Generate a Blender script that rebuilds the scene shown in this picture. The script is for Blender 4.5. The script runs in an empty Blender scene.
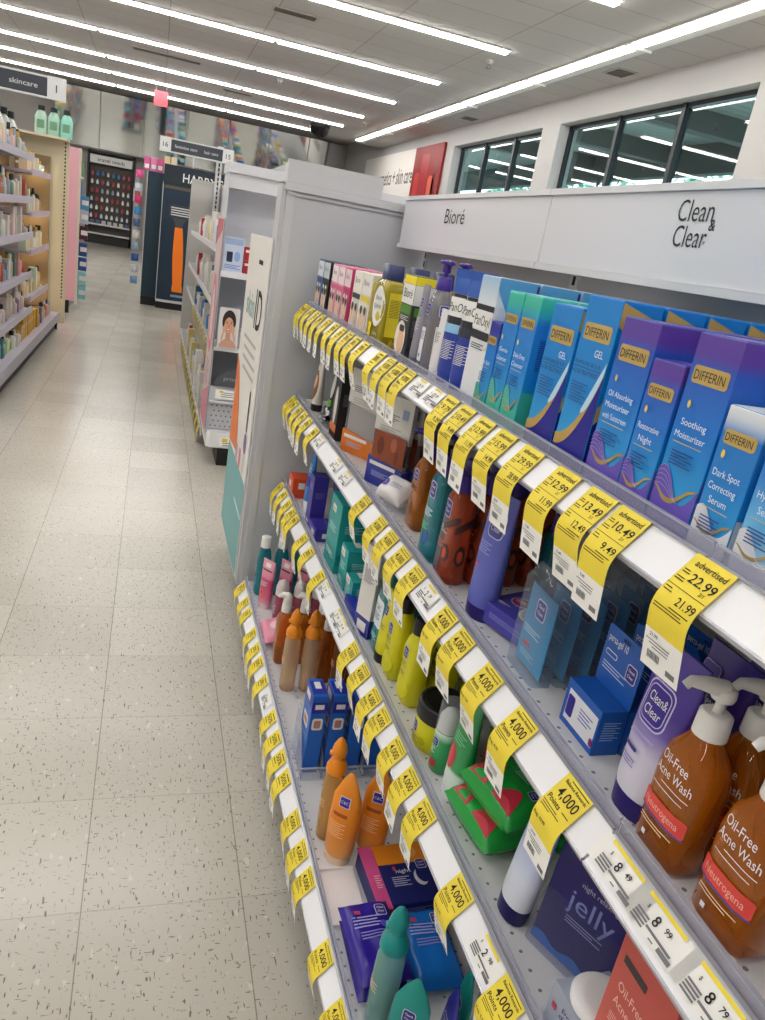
import bpy, math, random
from mathutils import Vector, Matrix, Euler
random.seed(7)
SC = bpy.context.scene
COL = SC.collection
PI = math.pi

# ------------------------------------------------------------------ camera geometry (a calibrated phone camera, metres)
YAW, PITCH, ROLL, FPX, EYE = 0.33562, 0.32976, 0.17976, 747.94, 1.27
def _cam():
    cy, sy, cp, sp, cr, sr = math.cos(YAW), math.sin(YAW), math.cos(PITCH), math.sin(PITCH), math.cos(ROLL), math.sin(ROLL)
    rr = Matrix(((cr, -sr, 0), (sr, cr, 0), (0, 0, 1)))
    rp = Matrix(((1, 0, 0), (0, cp, -sp), (0, sp, cp)))
    cc = Matrix(((1, 0, 0), (0, 0, -1), (0, 1, 0)))
    ry = Matrix(((cy, -sy, 0), (sy, cy, 0), (0, 0, 1)))
    return rr @ rp @ cc @ ry
CM = _cam()
def ray(x, y):
    return CM.transposed() @ Vector(((x - 382.5) / FPX, (y - 510) / FPX, 1))
def on_x(x, y, X):
    r = ray(x, y); return Vector((0, 0, EYE)) + r * (X / r.x)
def on_y(x, y, Y):
    r = ray(x, y); return Vector((0, 0, EYE)) + r * (Y / r.y)
def on_z(x, y, Z):
    r = ray(x, y); return Vector((0, 0, EYE)) + r * ((Z - EYE) / r.z)

# ------------------------------------------------------------------ materials
def lin(h):
    h = h.lstrip('#'); o = []
    for i in (0, 2, 4):
        c = int(h[i:i + 2], 16) / 255
        o.append(c / 12.92 if c <= 0.04045 else ((c + 0.055) / 1.055) ** 2.4)
    return (o[0], o[1], o[2], 1)
_M = {}
def mat(col, rough=0.45, metal=0.0, trans=0.0, coat=0.0, ior=1.45, spec=0.5):
    k = (col, rough, metal, trans, coat, ior, spec)
    if k in _M: return _M[k]
    m = bpy.data.materials.new('finish'); m.use_nodes = True
    nt = m.node_tree; b = nt.nodes['Principled BSDF']
    b.inputs['Base Color'].default_value = lin(col)
    b.inputs['Roughness'].default_value = rough
    b.inputs['Metallic'].default_value = metal
    b.inputs['Transmission Weight'].default_value = trans
    b.inputs['Coat Weight'].default_value = coat
    b.inputs['IOR'].default_value = ior
    b.inputs['Specular IOR Level'].default_value = spec
    # slight roughness variation of a real printed or moulded surface
    n = nt.nodes.new('ShaderNodeTexNoise'); n.inputs['Scale'].default_value = 35
    mr = nt.nodes.new('ShaderNodeMapRange')
    mr.inputs['To Min'].default_value = max(0.02, rough - 0.05); mr.inputs['To Max'].default_value = min(1, rough + 0.05)
    nt.links.new(n.outputs['Fac'], mr.inputs['Value']); nt.links.new(mr.outputs['Result'], b.inputs['Roughness'])
    _M[k] = m; return m
def grad(stops, rough=0.3, trans=0.0):
    k = (tuple(stops), rough, trans)
    if k in _M: return _M[k]
    m = bpy.data.materials.new('printed_gradient'); m.use_nodes = True
    nt = m.node_tree; b = nt.nodes['Principled BSDF']
    t = nt.nodes.new('ShaderNodeTexCoord'); s = nt.nodes.new('ShaderNodeSeparateXYZ'); r = nt.nodes.new('ShaderNodeValToRGB')
    nt.links.new(t.outputs['Generated'], s.inputs[0]); nt.links.new(s.outputs['Z'], r.inputs[0]); nt.links.new(r.outputs[0], b.inputs['Base Color'])
    e = r.color_ramp.elements
    while len(e) < len(stops): e.new(0.5)
    for i, (p, c) in enumerate(stops): e[i].position = p; e[i].color = lin(c)
    b.inputs['Roughness'].default_value = rough; b.inputs['Transmission Weight'].default_value = trans
    _M[k] = m; return m
def clear(tint='#ffffff', amount=0.16, rough=0.08):
    """clear plastic: mostly see-through, glossy at grazing angles"""
    k = ('clear', tint, amount, rough)
    if k in _M: return _M[k]
    m = bpy.data.materials.new('clear_plastic'); m.use_nodes = True
    nt = m.node_tree; nt.nodes.clear()
    o = nt.nodes.new('ShaderNodeOutputMaterial'); mx = nt.nodes.new('ShaderNodeMixShader')
    tr = nt.nodes.new('ShaderNodeBsdfTransparent'); tr.inputs[0].default_value = lin(tint)
    p = nt.nodes.new('ShaderNodeBsdfPrincipled'); p.inputs['Base Color'].default_value = lin('#c9ccd6'); p.inputs['Roughness'].default_value = rough; p.inputs['Specular IOR Level'].default_value = .9
    lw = nt.nodes.new('ShaderNodeLayerWeight'); lw.inputs['Blend'].default_value = 0.25
    mr = nt.nodes.new('ShaderNodeMapRange'); mr.inputs['To Min'].default_value = amount; mr.inputs['To Max'].default_value = min(1, amount + 0.3)
    nt.links.new(lw.outputs['Facing'], mr.inputs['Value']); nt.links.new(mr.outputs['Result'], mx.inputs[0])
    nt.links.new(tr.outputs[0], mx.inputs[1]); nt.links.new(p.outputs[0], mx.inputs[2]); nt.links.new(mx.outputs[0], o.inputs[0])
    _M[k] = m; return m
def emit(col, s):
    k = ('emit', col, s)
    if k in _M: return _M[k]
    m = bpy.data.materials.new('lamp_glow'); m.use_nodes = True
    b = m.node_tree.nodes['Principled BSDF']
    b.inputs['Base Color'].default_value = lin(col); b.inputs['Emission Color'].default_value = lin(col); b.inputs['Emission Strength'].default_value = s
    _M[k] = m; return m
def liquid(col, tr=0.55):
    """tinted clear bottle: light passes straight through, tinted, under a glossy skin"""
    k = ('liquid', col, tr)
    if k in _M: return _M[k]
    m = bpy.data.materials.new('tinted_liquid'); m.use_nodes = True
    nt = m.node_tree; b = nt.nodes['Principled BSDF']; o = nt.nodes['Material Output']
    b.inputs['Base Color'].default_value = lin(col); b.inputs['Roughness'].default_value = .1; b.inputs['Transmission Weight'].default_value = .52; b.inputs['Coat Weight'].default_value = .6; b.inputs['IOR'].default_value = 1.3; b.inputs['Roughness'].default_value = .06
    t = nt.nodes.new('ShaderNodeBsdfTransparent'); c = lin(col); t.inputs[0].default_value = (c[0] ** .6, c[1] ** .6, c[2] ** .6, 1)
    lw = nt.nodes.new('ShaderNodeLayerWeight'); lw.inputs['Blend'].default_value = .3
    mr = nt.nodes.new('ShaderNodeMapRange'); mr.inputs['To Min'].default_value = 1 - tr * .6; mr.inputs['To Max'].default_value = 1
    mx = nt.nodes.new('ShaderNodeMixShader')
    nt.links.new(lw.outputs['Facing'], mr.inputs['Value']); nt.links.new(mr.outputs['Result'], mx.inputs[0]); nt.links.new(t.outputs[0], mx.inputs[1]); nt.links.new(b.outputs[0], mx.inputs[2]); nt.links.new(mx.outputs[0], o.inputs[0])
    _M[k] = m; return m

WHITE = mat('#ececea', 0.4); PAPER = mat('#f2f1ee', 0.7); BLACK = mat('#141416', 0.5); INK = mat('#1a1a1c', 0.8)
YEL = mat('#ecd540', 0.6); GREYINK = mat('#77767c', 0.8)
CLEAR = clear('#ffffff', .07); LIPCLEAR = clear('#f1f0f8', 0.20, 0.12)

# ------------------------------------------------------------------ mesh builder
_T = {}
def glyphs(s, wt=.008):
    if (s, wt) not in _T:
        c = bpy.data.curves.new('lettering', 'FONT'); c.body = s; c.resolution_u = 3; c.offset = wt
        o = bpy.data.objects.new('lettering', c); COL.objects.link(o)
        bpy.context.view_layer.update()
        me = bpy.data.meshes.new_from_object(o.evaluated_get(bpy.context.evaluated_depsgraph_get()))
        v = [(p.co.x, p.co.y) for p in me.vertices]; f = [tuple(p.vertices) for p in me.polygons]
        bpy.data.objects.remove(o); bpy.data.curves.remove(c); bpy.data.meshes.remove(me)
        if v:
            x0, x1 = min(p[0] for p in v), max(p[0] for p in v); y0, y1 = min(p[1] for p in v), max(p[1] for p in v)
        else: x0 = x1 = y0 = y1 = 0
        _T[(s, wt)] = (v, f, x0, x1, y0, y1)
    return _T[(s, wt)]

class MB:
    def __init__(s): s.v = []; s.f = []; s.mi = []; s.sm = []; s.mats = []
    def slot(s, m):
        if m not in s.mats: s.mats.append(m)
        return s.mats.index(m)
    def add(s, vs, fs, m, smooth=False):
        b = len(s.v); i = s.slot(m)
        s.v += [tuple(p) for p in vs]
        for f in fs: s.f.append(tuple(b + k for k in f)); s.mi.append(i); s.sm.append(smooth)
        return s
    def box(s, x0, x1, y0, y1, z0, z1, m):
        return s.add([(x0, y0, z0), (x1, y0, z0), (x1, y1, z0), (x0, y1, z0), (x0, y0, z1), (x1, y0, z1), (x1, y1, z1), (x0, y1, z1)],
                     [(3, 2, 1, 0), (4, 5, 6, 7), (0, 1, 5, 4), (1, 2, 6, 5), (2, 3, 7, 6), (3, 0, 4, 7)], m)
    def prism(s, pts, a0, a1, m, axis='y'):
        """pts: closed outline in the two other axes (x,z for y; y,z for x; x,y for z), extruded a0..a1"""
        n = len(pts)
        def P(p, a):
            return (p[0], a, p[1]) if axis == 'y' else (a, p[0], p[1]) if axis == 'x' else (p[0], p[1], a)
        vs = [P(p, a0) for p in pts] + [P(p, a1) for p in pts]
        fs = [tuple(range(n)), tuple(range(2 * n - 1, n - 1, -1))] + [(i, i + n, (i + 1) % n + n, (i + 1) % n) for i in range(n)]
        return s.add(vs, fs, m)
    def loft(s, secs, m, n=24, smooth=True, cx=0, cy=0):
        """secs: (z, half width, half depth, squareness[, dx, dy])"""
        vs = []; fs = []
        for q in secs:
            z, a, b, e = q[:4]; dx, dy = (q[4], q[5]) if len(q) > 4 else (0, 0)
            for k in range(n):
                t = 2 * PI * k / n; c, d = math.cos(t), math.sin(t)
                vs.append((cx + dx + a * math.copysign(abs(c) ** (2 / e), c), cy + dy + b * math.copysign(abs(d) ** (2 / e), d), z))
        for j in range(len(secs) - 1):
            for k in range(n):
                fs.append((j * n + k, j * n + (k + 1) % n, (j + 1) * n + (k + 1) % n, (j + 1) * n + k))
        s.add(vs, fs, m, smooth)
        s.add(vs[:n][::-1], [tuple(range(n))], m); s.add(vs[-n:], [tuple(range(n))], m)
        return s
    def tube(s, pts, r, m, n=10):
        vs = []; fs = []
        for i, p in enumerate(pts):
            p = Vector(p); rr = r[i] if isinstance(r, (list, tuple)) else r
            d = (Vector(pts[min(i + 1, len(pts) - 1)]) - Vector(pts[max(i - 1, 0)])).normalized()
            u = d.orthogonal().normalized() if abs(d.z) > .99 else d.cross(Vector((0, 0, 1))).normalized()
            w = d.cross(u)
            for k in range(n):
                t = 2 * PI * k / n; vs.append(p + u * rr * math.cos(t) + w * rr * math.sin(t))
        for j in range(len(pts) - 1):
            for k in range(n): fs.append((j * n + k, j * n + (k + 1) % n, (j + 1) * n + (k + 1) % n, (j + 1) * n + k))
        s.add(vs, fs, m, True); s.add(vs[:n][::-1], [tuple(range(n))], m); s.add(vs[-n:], [tuple(range(n))], m)
        return s
    def grid(s, fn, nu, nv, m, smooth=False):
        vs = [fn(i / nu, j / nv) for j in range(nv + 1) for i in range(nu + 1)]
        fs = [(j * (nu + 1) + i, j * (nu + 1) + i + 1, (j + 1) * (nu + 1) + i + 1, (j + 1) * (nu + 1) + i) for j in range(nv) for i in range(nu)]
        return s.add(vs, fs, m, smooth)
    def rrect(s, S, cx, cz, w, h, m, r=0.0, eps=.0004, nx=5, nz=4):
        r = min(r, w / 2, h / 2); rows = []
        if r > 1e-6:
            k = 4
            for i in range(k + 1):
                t = PI / 2 * i / k; rows.append((cz - h / 2 + r - r * math.cos(t), w / 2 - r + r * math.sin(t)))
            for i in range(1, nz): rows.append((cz - h / 2 + r + (h - 2 * r) * i / nz, w / 2))
            for i in range(k + 1):
                t = PI / 2 * i / k; rows.append((cz + h / 2 - r + r * math.sin(t), w / 2 - r + r * math.cos(t)))
        else: rows = [(cz - h / 2 + h * i / nz, w / 2) for i in range(nz + 1)]
        N = len(rows) - 1
        return s.grid(lambda u, v: S(cx + (2 * u - 1) * rows[round(v * N)][1], rows[round(v * N)][0], eps), nx, N, m)
    def ell(s, S, cx, cz, w, h, m, eps=.0004): return s.rrect2(S, cx, cz, w, h, m, eps)
    def rrect2(s, S, cx, cz, w, h, m, eps):
        N = 10
        return s.grid(lambda u, v: S(cx + (2 * u - 1) * w / 2 * math.sin(PI * v), cz - h / 2 * math.cos(PI * v), eps), 6, N, m)
    def band(s, S, x0, x1, lo, hi, m, eps=.0004, nx=14, nz=3):
        """between two curves lo(t), hi(t), t in 0..1 across x0..x1"""
        return s.grid(lambda u, v: S(x0 + (x1 - x0) * u, lo(u) + (hi(u) - lo(u)) * v, eps), nx, nz, m)
    def text(s, S, t, cx, cz, h, m, w=None, eps=.0008, align='c', rot=0, wt=.008):
        v, f, x0, x1, y0, y1 = glyphs(t, wt)
        if not v: return s
        k = h / 0.72; kx = k if w is None else w / max(1e-6, x1 - x0)
        off = {'c': (x0 + x1) / 2, 'l': x0, 'r': x1}[align]
        ca, sa = math.cos(rot), math.sin(rot); out = []
        for (x, y) in v:
            a, b = (x - off) * kx, (y - 0.36) * k
            out.append(S(cx + a * ca - b * sa, cz + a * sa + b * ca, eps))
        return s.add(out, f, m)
    def build(s, name, parent=None, bevel=0, **props):
        me = bpy.data.meshes.new(name); me.from_pydata(s.v, [], s.f)
        for m in s.mats: me.materials.append(m)
        me.polygons.foreach_set('material_index', s.mi); me.polygons.foreach_set('use_smooth', s.sm); me.update()
        o = bpy.data.objects.new(name, me); COL.objects.link(o)
        if parent is not None: o.parent = parent
        if bevel:
            b = o.modifiers.new('edge', 'BEVEL'); b.width = bevel; b.segments = 2; b.limit_method = 'ANGLE'
        for k, v in props.items():
            if v: o[k] = v
        return o
# surfaces: S(x, z, eps) -> point on a front
def flat_front(y): return lambda x, z, e: (x, y - e, z)
def flat_side(xw): return lambda x, z, e: (xw + e, x, z)
def flat_top(zt): return lambda x, y, e: (x, y, zt + e)
def loft_front(secs):
    def S(x, z, eps):
        z_ = min(max(z, secs[0][0]), secs[-1][0]); a, b, e = secs[0][1:4]; dy = 0
        for p, q in zip(secs, secs[1:]):
            if p[0] <= z_ <= q[0] and q[0] > p[0]:
                t = (z_ - p[0]) / (q[0] - p[0]); a, b, e = [p[i] + (q[i] - p[i]) * t for i in (1, 2, 3)]
                d0 = p[5] if len(p) > 5 else 0; d1 = q[5] if len(q) > 5 else 0; dy = d0 + (d1 - d0) * t
                break
        k = max(0.0, 1 - min(1, abs(x / max(a, 1e-6))) ** e)
        return (x, dy - b * k ** (1 / e) - eps, z)
    return S

def thing(name, label, cat, loc=(0, 0, 0), rz=0.0, group=None, rx=0.0, ry=0.0):
    o = bpy.data.objects.new(name, None); COL.objects.link(o); o.empty_display_size = .02
    o.rotation_mode = 'ZYX' if (rx or ry) else 'XYZ'
    o.location = loc; o.rotation_euler = (rx, ry, rz); o['label'] = label; o['category'] = cat
    if rx or ry:
        o.rotation_mode = 'XYZ'
        o.rotation_euler = (Matrix.Rotation(rz, 3, 'Z') @ Matrix.Rotation(ry, 3, 'Y') @ Matrix.Rotation(rx, 3, 'X')).to_euler()
    if group: o['group'] = group
    return o
def pose(o, loc, rz=-PI / 2, rx=0.0, ry=0.0):
    o.location = loc
    o.rotation_euler = (Matrix.Rotation(rz, 3, 'Z') @ Matrix.Rotation(ry, 3, 'Y') @ Matrix.Rotation(rx, 3, 'X')).to_euler()
    return o
KIDS = {}
def dup(root, label, group=None):
    r = root.copy(); COL.objects.link(r); r['label'] = label
    if group: r['group'] = group
    for ch in list(root.children):
        c = ch.copy(); COL.objects.link(c); c.parent = r
        for g in list(ch.children):
            d = g.copy(); COL.objects.link(d); d.parent = c
    return r
def struct(o): o['kind'] = 'structure'; return o
ORD = 'first second third fourth fifth sixth seventh eighth ninth tenth eleventh twelfth thirteenth fourteenth fifteenth sixteenth seventeenth eighteenth nineteenth twentieth'.split()
ORD += ['twenty-' + w for w in ORD[:9]] + ['thirtieth'] + ['thirty-' + w for w in ORD[:9]]
FACE = -PI / 2          # product fronts face the aisle
LAMP = 26.0; SKY = 14.0; EXPO = -0.12
# ================================================================== THE SETTING
CEIL = 3.75
def floor_material():
    m = bpy.data.materials.new('vinyl_tile'); m.use_nodes = True
    nt = m.node_tree; N = nt.nodes.new; L = nt.links.new; b = nt.nodes['Principled BSDF']
    tc = N('ShaderNodeTexCoord')
    mp = N('ShaderNodeMapping'); mp.inputs['Location'].default_value = (-0.2527 / .3048, -1.455 / .3048, 0); mp.inputs['Scale'].default_value = (1 / .3048,) * 3
    L(tc.outputs['Object'], mp.inputs[0])
    fr = N('ShaderNodeVectorMath'); fr.operation = 'FRACTION'; L(mp.outputs[0], fr.inputs[0])
    fl = N('ShaderNodeVectorMath'); fl.operation = 'FLOOR'; L(mp.outputs[0], fl.inputs[0])
    sx = N('ShaderNodeSeparateXYZ'); L(fr.outputs[0], sx.inputs[0])
    def edge(o):
        a = N('ShaderNodeMath'); a.operation = 'SUBTRACT'; a.inputs[1].default_value = .5; L(o, a.inputs[0])
        c = N('ShaderNodeMath'); c.operation = 'ABSOLUTE'; L(a.outputs[0], c.inputs[0])
        d = N('ShaderNodeMath'); d.operation = 'GREATER_THAN'; d.inputs[1].default_value = .4962; L(c.outputs[0], d.inputs[0]); return d
    ex, ey = edge(sx.outputs['X']), edge(sx.outputs['Y'])
    eyk = N('ShaderNodeMath'); eyk.operation = 'MULTIPLY'; eyk.inputs[1].default_value = .5; L(ey.outputs[0], eyk.inputs[0])
    mx = N('ShaderNodeMath'); mx.operation = 'MAXIMUM'; L(ex.outputs[0], mx.inputs[0]); L(eyk.outputs[0], mx.inputs[1])
    wn = N('ShaderNodeTexWhiteNoise'); wn.noise_dimensions = '2D'; L(fl.outputs[0], wn.inputs['Vector'])
    # flecks: short strokes along the tile's grain
    def flecks(scale, thr, seed):
        q = N('ShaderNodeMapping'); q.inputs['Scale'].default_value = scale; q.inputs['Location'].default_value = (seed, seed * .7, 0); q.inputs['Rotation'].default_value = (0, 0, seed * .13)
        L(tc.outputs['Object'], q.inputs[0])
        n = N('ShaderNodeTexNoise'); n.inputs['Scale'].default_value = 1; n.inputs['Detail'].default_value = 1.5; L(q.outputs[0], n.inputs['Vector'])
        r = N('ShaderNodeMapRange'); r.inputs['From Min'].default_value = thr; r.inputs['From Max'].default_value = thr + .04; L(n.outputs['Fac'], r.inputs['Value']); return r
    f1 = flecks((190, 48, 1), .655, 3.1); f2 = flecks((60, 210, 1), .66, 8.3); f3 = flecks((55, 30, 1), .67, 5.7)
    base = N('ShaderNodeMix'); base.data_type = 'RGBA'; base.inputs['A'].default_value = lin('#b8b3a9'); base.inputs['B'].default_value = lin('#c2bdb3'); L(wn.outputs['Value'], base.inputs['Factor'])
    def over(prev, fac, col, k):
        mm = N('ShaderNodeMath'); mm.operation = 'MULTIPLY'; mm.inputs[1].default_value = k; L(fac, mm.inputs[0])
        x = N('ShaderNodeMix'); x.data_type = 'RGBA'; L(mm.outputs[0], x.inputs['Factor']); L(prev, x.inputs['A']); x.inputs['B'].default_value = lin(col); return x.outputs['Result']
    c = over(base.outputs['Result'], f3.outputs[0], '#d6d0c4', .6)
    c = over(c, f1.outputs[0], '#574b41', .8); c = over(c, f2.outputs[0], '#6d6056', .75)
    c = over(c, mx.outputs[0], '#5d5147', .6)
    L(c, b.inputs['Base Color'])
    n = N('ShaderNodeTexNoise'); n.inputs['Scale'].default_value = 2.5; L(tc.outputs['Object'], n.inputs['Vector'])
    r = N('ShaderNodeMapRange'); r.inputs['To Min'].default_value = .16; r.inputs['To Max'].default_value = .30; L(n.outputs['Fac'], r.inputs['Value']); L(r.outputs[0], b.inputs['Roughness'])
    b.inputs['Specular IOR Level'].default_value = .6
    return m
def ceiling_material():
    m = bpy.data.materials.new('ceiling_tile'); m.use_nodes = True
    nt = m.node_tree; N = nt.nodes.new; L = nt.links.new; b = nt.nodes['Principled BSDF']
    tc = N('ShaderNodeTexCoord'); br = N('ShaderNodeTexBrick'); br.offset = 0
    br.inputs['Color1'].default_value = lin('#c8c6c4'); br.inputs['Color2'].default_value = lin('#c1bfbd'); br.inputs['Mortar'].default_value = lin('#a39e97')
    br.inputs['Scale'].default_value = 1; br.inputs['Mortar Size'].default_value = .008; br.inputs['Brick Width'].default_value = 1.22; br.inputs['Row Height'].default_value = .61
    L(tc.outputs['Object'], br.inputs['Vector']); L(br.outputs['Color'], b.inputs['Base Color']); b.inputs['Roughness'].default_value = .9
    return m
struct(MB().grid(lambda u, v: (-9 + 14.5 * u, -5 + 31 * v, 0), 2, 2, floor_material()).build('floor'))
struct(MB().grid(lambda u, v: (5.8 - 14.8 * u, -5 + 26 * v, CEIL), 2, 2, ceiling_material()).grid(lambda u, v: (5.8 - 14.8 * u, 21 + 5 * v, 4.12), 2, 2, ceiling_material()).grid(lambda u, v: (-9 + 14.8 * u, 21, CEIL + .37 * v), 2, 1, ceiling_material()).build('ceiling'))
WALL = mat('#c3c2c2', .85)
struct(MB().box(-9.1, -9, -5, 26, 0, 4.12, WALL).build('wall_left'))
struct(MB().box(-9.1, 5.8, -5.1, -5, 0, CEIL, WALL).build('wall_back'))
struct(MB().box(-9.1, 5.8, 25.9, 26, 0, 4.12, mat('#bdb9b4', .8)).build('wall_far'))
# right wall with two deep window openings
W1 = (7.02, 11.06); W2 = (11.62, 15.42); WZ = (2.05, 3.42)
wr = MB()
wr.box(5.5, 5.8, -5, W1[0], 0, CEIL, WALL).box(5.5, 5.8, W1[1], W2[0], 0, CEIL, WALL).box(5.5, 5.8, W2[1], 26, 0, 4.12, WALL)
for w in (W1, W2): wr.box(5.5, 5.8, w[0], w[1], 0, WZ[0], WALL).box(5.5, 5.8, w[0], w[1], WZ[1], CEIL, WALL)
struct(wr.build('wall_right'))
FRAME = mat('#23272b', .35, .4)
def glass_mat():
    m = bpy.data.materials.new('window_glass'); m.use_nodes = True
    nt = m.node_tree; nt.nodes.clear(); N = nt.nodes.new; L = nt.links.new
    o = N('ShaderNodeOutputMaterial'); mx = N('ShaderNodeMixShader'); t = N('ShaderNodeBsdfTransparent'); t.inputs[0].default_value = lin('#c3cfcc')
    g = N('ShaderNodeBsdfGlossy'); g.inputs['Roughness'].default_value = .02; lw = N('ShaderNodeLayerWeight'); pw = N('ShaderNodeMath'); pw.operation = 'POWER'; pw.inputs[1].default_value = 3; f = N('ShaderNodeMapRange'); f.inputs['To Min'].default_value = .045; f.inputs['To Max'].default_value = .5
    L(lw.outputs['Facing'], pw.inputs[0]); L(pw.outputs[0], f.inputs['Value']); L(f.outputs[0], mx.inputs[0]); L(t.outputs[0], mx.inputs[1]); L(g.outputs[0], mx.inputs[2]); L(mx.outputs[0], o.inputs[0]); return m
GLASS = glass_mat()
for i, w in enumerate((W1, W2)):
    x0, x1 = 5.66, 5.72; t = .05
    f = MB().box(x0, x1, w[0], w[1], WZ[0], WZ[0] + t, FRAME).box(x0, x1, w[0], w[1], WZ[1] - t, WZ[1], FRAME).box(x0, x1, w[0], w[0] + t, WZ[0], WZ[1], FRAME).box(x0, x1, w[1] - t, w[1], WZ[0], WZ[1], FRAME)
    wo = struct(f.build('window_%d' % (i + 1)))
    for k in (1, 2):
        y = w[0] + (w[1] - w[0]) * k / 3
        MB().box(x0 - .02, x1, y - .035, y + .035, WZ[0], WZ[1], FRAME).build('mullion', wo)
    for k in range(3):
        a = w[0] + (w[1] - w[0]) * k / 3; c = w[0] + (w[1] - w[0]) * (k + 1) / 3
        MB().box(5.69, 5.698, a + .03, c - .03, WZ[0] + .03, WZ[1] - .03, GLASS).build('glass_pane', wo)
# covered walkway outside the windows
PLANK = bpy.data.materials.new('painted_plank'); PLANK.use_nodes = True
_nt = PLANK.node_tree; _tc = _nt.nodes.new('ShaderNodeTexCoord'); _w = _nt.nodes.new('ShaderNodeTexWave'); _w.bands_direction = 'Y'; _w.inputs['Scale'].default_value = 1.4
_r = _nt.nodes.new('ShaderNodeValToRGB'); _r.color_ramp.elements[0].position = 0; _r.color_ramp.elements[0].color = lin('#5c6660'); _r.color_ramp.elements[1].position = .08; _r.color_ramp.elements[1].color = lin('#97a19b')
_nt.links.new(_tc.outputs['Object'], _w.inputs[0]); _nt.links.new(_w.outputs[0], _r.inputs[0]); _nt.links.new(_r.outputs[0], _nt.nodes['Principled BSDF'].inputs['Base Color'])
struct(MB().box(5.85, 9.2, -2, 30, 3.95, 4.0, PLANK).build('canopy_soffit'))
can = thing('walkway_canopy', 'dark beams of the covered walkway seen through the high windows', 'canopy', (9.1, 10, 3.45))
DKB = mat('#4c5350', .7)
MB().box(-.1, .1, -12, 20, 0, .5, DKB).build('fascia_beam', can)
for y in (-2.2, 0.6, 3.4, 6.2): MB().box(-3.2, -.1, y - .12, y + .12, .2, .5, DKB).build('cross_beam', can)
struct(MB().box(5.85, 40, -10, 45, -.12, -.02, mat('#a8a8a4', .9)).build('ground_outside'))
rt = random.Random(5)
for i, (tx, ty) in enumerate(((15, 13.0), (16, 20.0), (15.5, 27.0), (16.5, 34))):
    t = thing('tree', 'leafy tree outside seen low through the windows, %s along from the door end' % ORD[i], 'tree', (tx, ty, 0), group='trees outside the windows')
    MB().tube([(0, 0, 0), (.05, 0, 1.2), (0, .1, 2.6)], [.16, .13, .09], mat('#4b3d33', .9)).build('trunk', t)
    cr = MB(); lm = [mat('#3f6b57', .8), mat('#5d8a72', .8), mat('#7fa893', .8)]
    for k in range(1600):
        d = Vector((rt.gauss(0, 1), rt.gauss(0, 1), rt.gauss(0, 1))).normalized() * (rt.random() ** .4)
        p = Vector((d.x * 2.6, d.y * 2.9, 3.6 + d.z * 1.9)); u = Vector((rt.gauss(0, 1), rt.gauss(0, 1), rt.gauss(0, 1))).normalized(); w = u.orthogonal().normalized()
        cr.add([p, p + u * .2 + w * .09, p + u * .42, p + u * .2 - w * .09], [(0, 1, 2, 3)], rt.choice(lm))
    cr.build('foliage', t)

# ------------------------------------------------------------------ ceiling lights
TUBE = emit('#fffcf7', LAMP); HOUSE = mat('#e8e8e6', .5)
rows = [20.35, 18.5, 16.65, 14.37, 12.05, 9.61, 7.2, 4.8, 2.4, 0.0, -2.4]
for i, y in enumerate(rows):
    lt = thing('ceiling_light', 'long white light strip across the ceiling, %s row from the far wall' % ORD[i], 'ceiling light', (-2.3, y, CEIL - .002), group='light strips across the ceiling')
    hb = MB()
    for k in range(5): hb.box(-6.2 + k * 2.48, -6.2 + k * 2.48 + 2.47, -.085, .085, -.012, 0, HOUSE)
    hb.build('housing', lt)
    db = MB()
    for k in range(5): db.box(-6.17 + k * 2.48, -6.17 + k * 2.48 + 2.42, -.05, .05, -.035, -.0125, TUBE)
    db.build('diffuser', lt)
for k in range(9):
    y0 = -1.6 + k * 2.44
    lt = thing('ceiling_light', 'fluorescent fixture in the long line beside the window wall, %s from the near end' % ORD[k], 'ceiling light', (4.75, y0 + 1.2, CEIL - .002), group='fluorescent line beside the windows')
    MB().box(-.15, .15, -1.2, 1.2, -.018, 0, HOUSE).build('housing', lt)
    MB().box(-.13, .0, -1.14, 1.14, -.032, -.019, emit('#fffaf2', LAMP * .8)).build('tube', lt)
    MB().box(-.155, .155, 1.2, 1.22, -.04, 0, HOUSE).build('end_bracket', lt)
# ceiling vents, camera dome, sprinklers
VG = mat('#6b655e', .7)
for (x, y, sx, sy, lab) in ((1.43, 10.5, .5, .16, 'small louvred ceiling vent above the nearest light row'), (0.0, 15.25, 1.1, .16, 'long dark slot vent in the ceiling over the main aisle'),
                            (1.4, 17.4, .55, .14, 'short dark slot vent in the ceiling ahead of the camera dome'), (5.2, 9.2, .22, .3, 'square ceiling vent beside the window wall near the closer window'), (5.25, 14.2, .22, .3, 'square ceiling vent by the wall above the further window')):
    v = thing('ceiling_vent', lab, 'vent', (x, y, CEIL - .001))
    MB().box(-sx / 2 - .03, sx / 2 + .03, -sy / 2 - .03, sy / 2 + .03, -.008, 0, mat('#b9b4ad', .7)).build('frame', v)
    g = MB()
    for k in range(5):
        yy = -sy / 2 + sy * (k + .1) / 5; g.box(-sx / 2, sx / 2, yy, yy + sy / 8, -.016, -.0085, VG)
    g.build('grille', v)
    MB().box(-sx / 2, sx / 2, -sy / 2, sy / 2, -.0095, -.0085, mat('#2d2a27', .9)).build('duct_opening', v)
dm = thing('dome_camera', 'black hemispherical security camera hanging from the ceiling', 'security camera', (3.5, 19.3, CEIL))
MB().loft([(-.06, .24, .24, 2), (0, .24, .24, 2)], mat('#1d1d1f', .5)).build('mount', dm)
MB().loft([(-.28, .03, .03, 2), (-.26, .12, .12, 2), (-.2, .19, .19, 2), (-.12, .225, .225, 2), (-.061, .235, .235, 2)], mat('#0d0d10', .15)).build('dome', dm)
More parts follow.
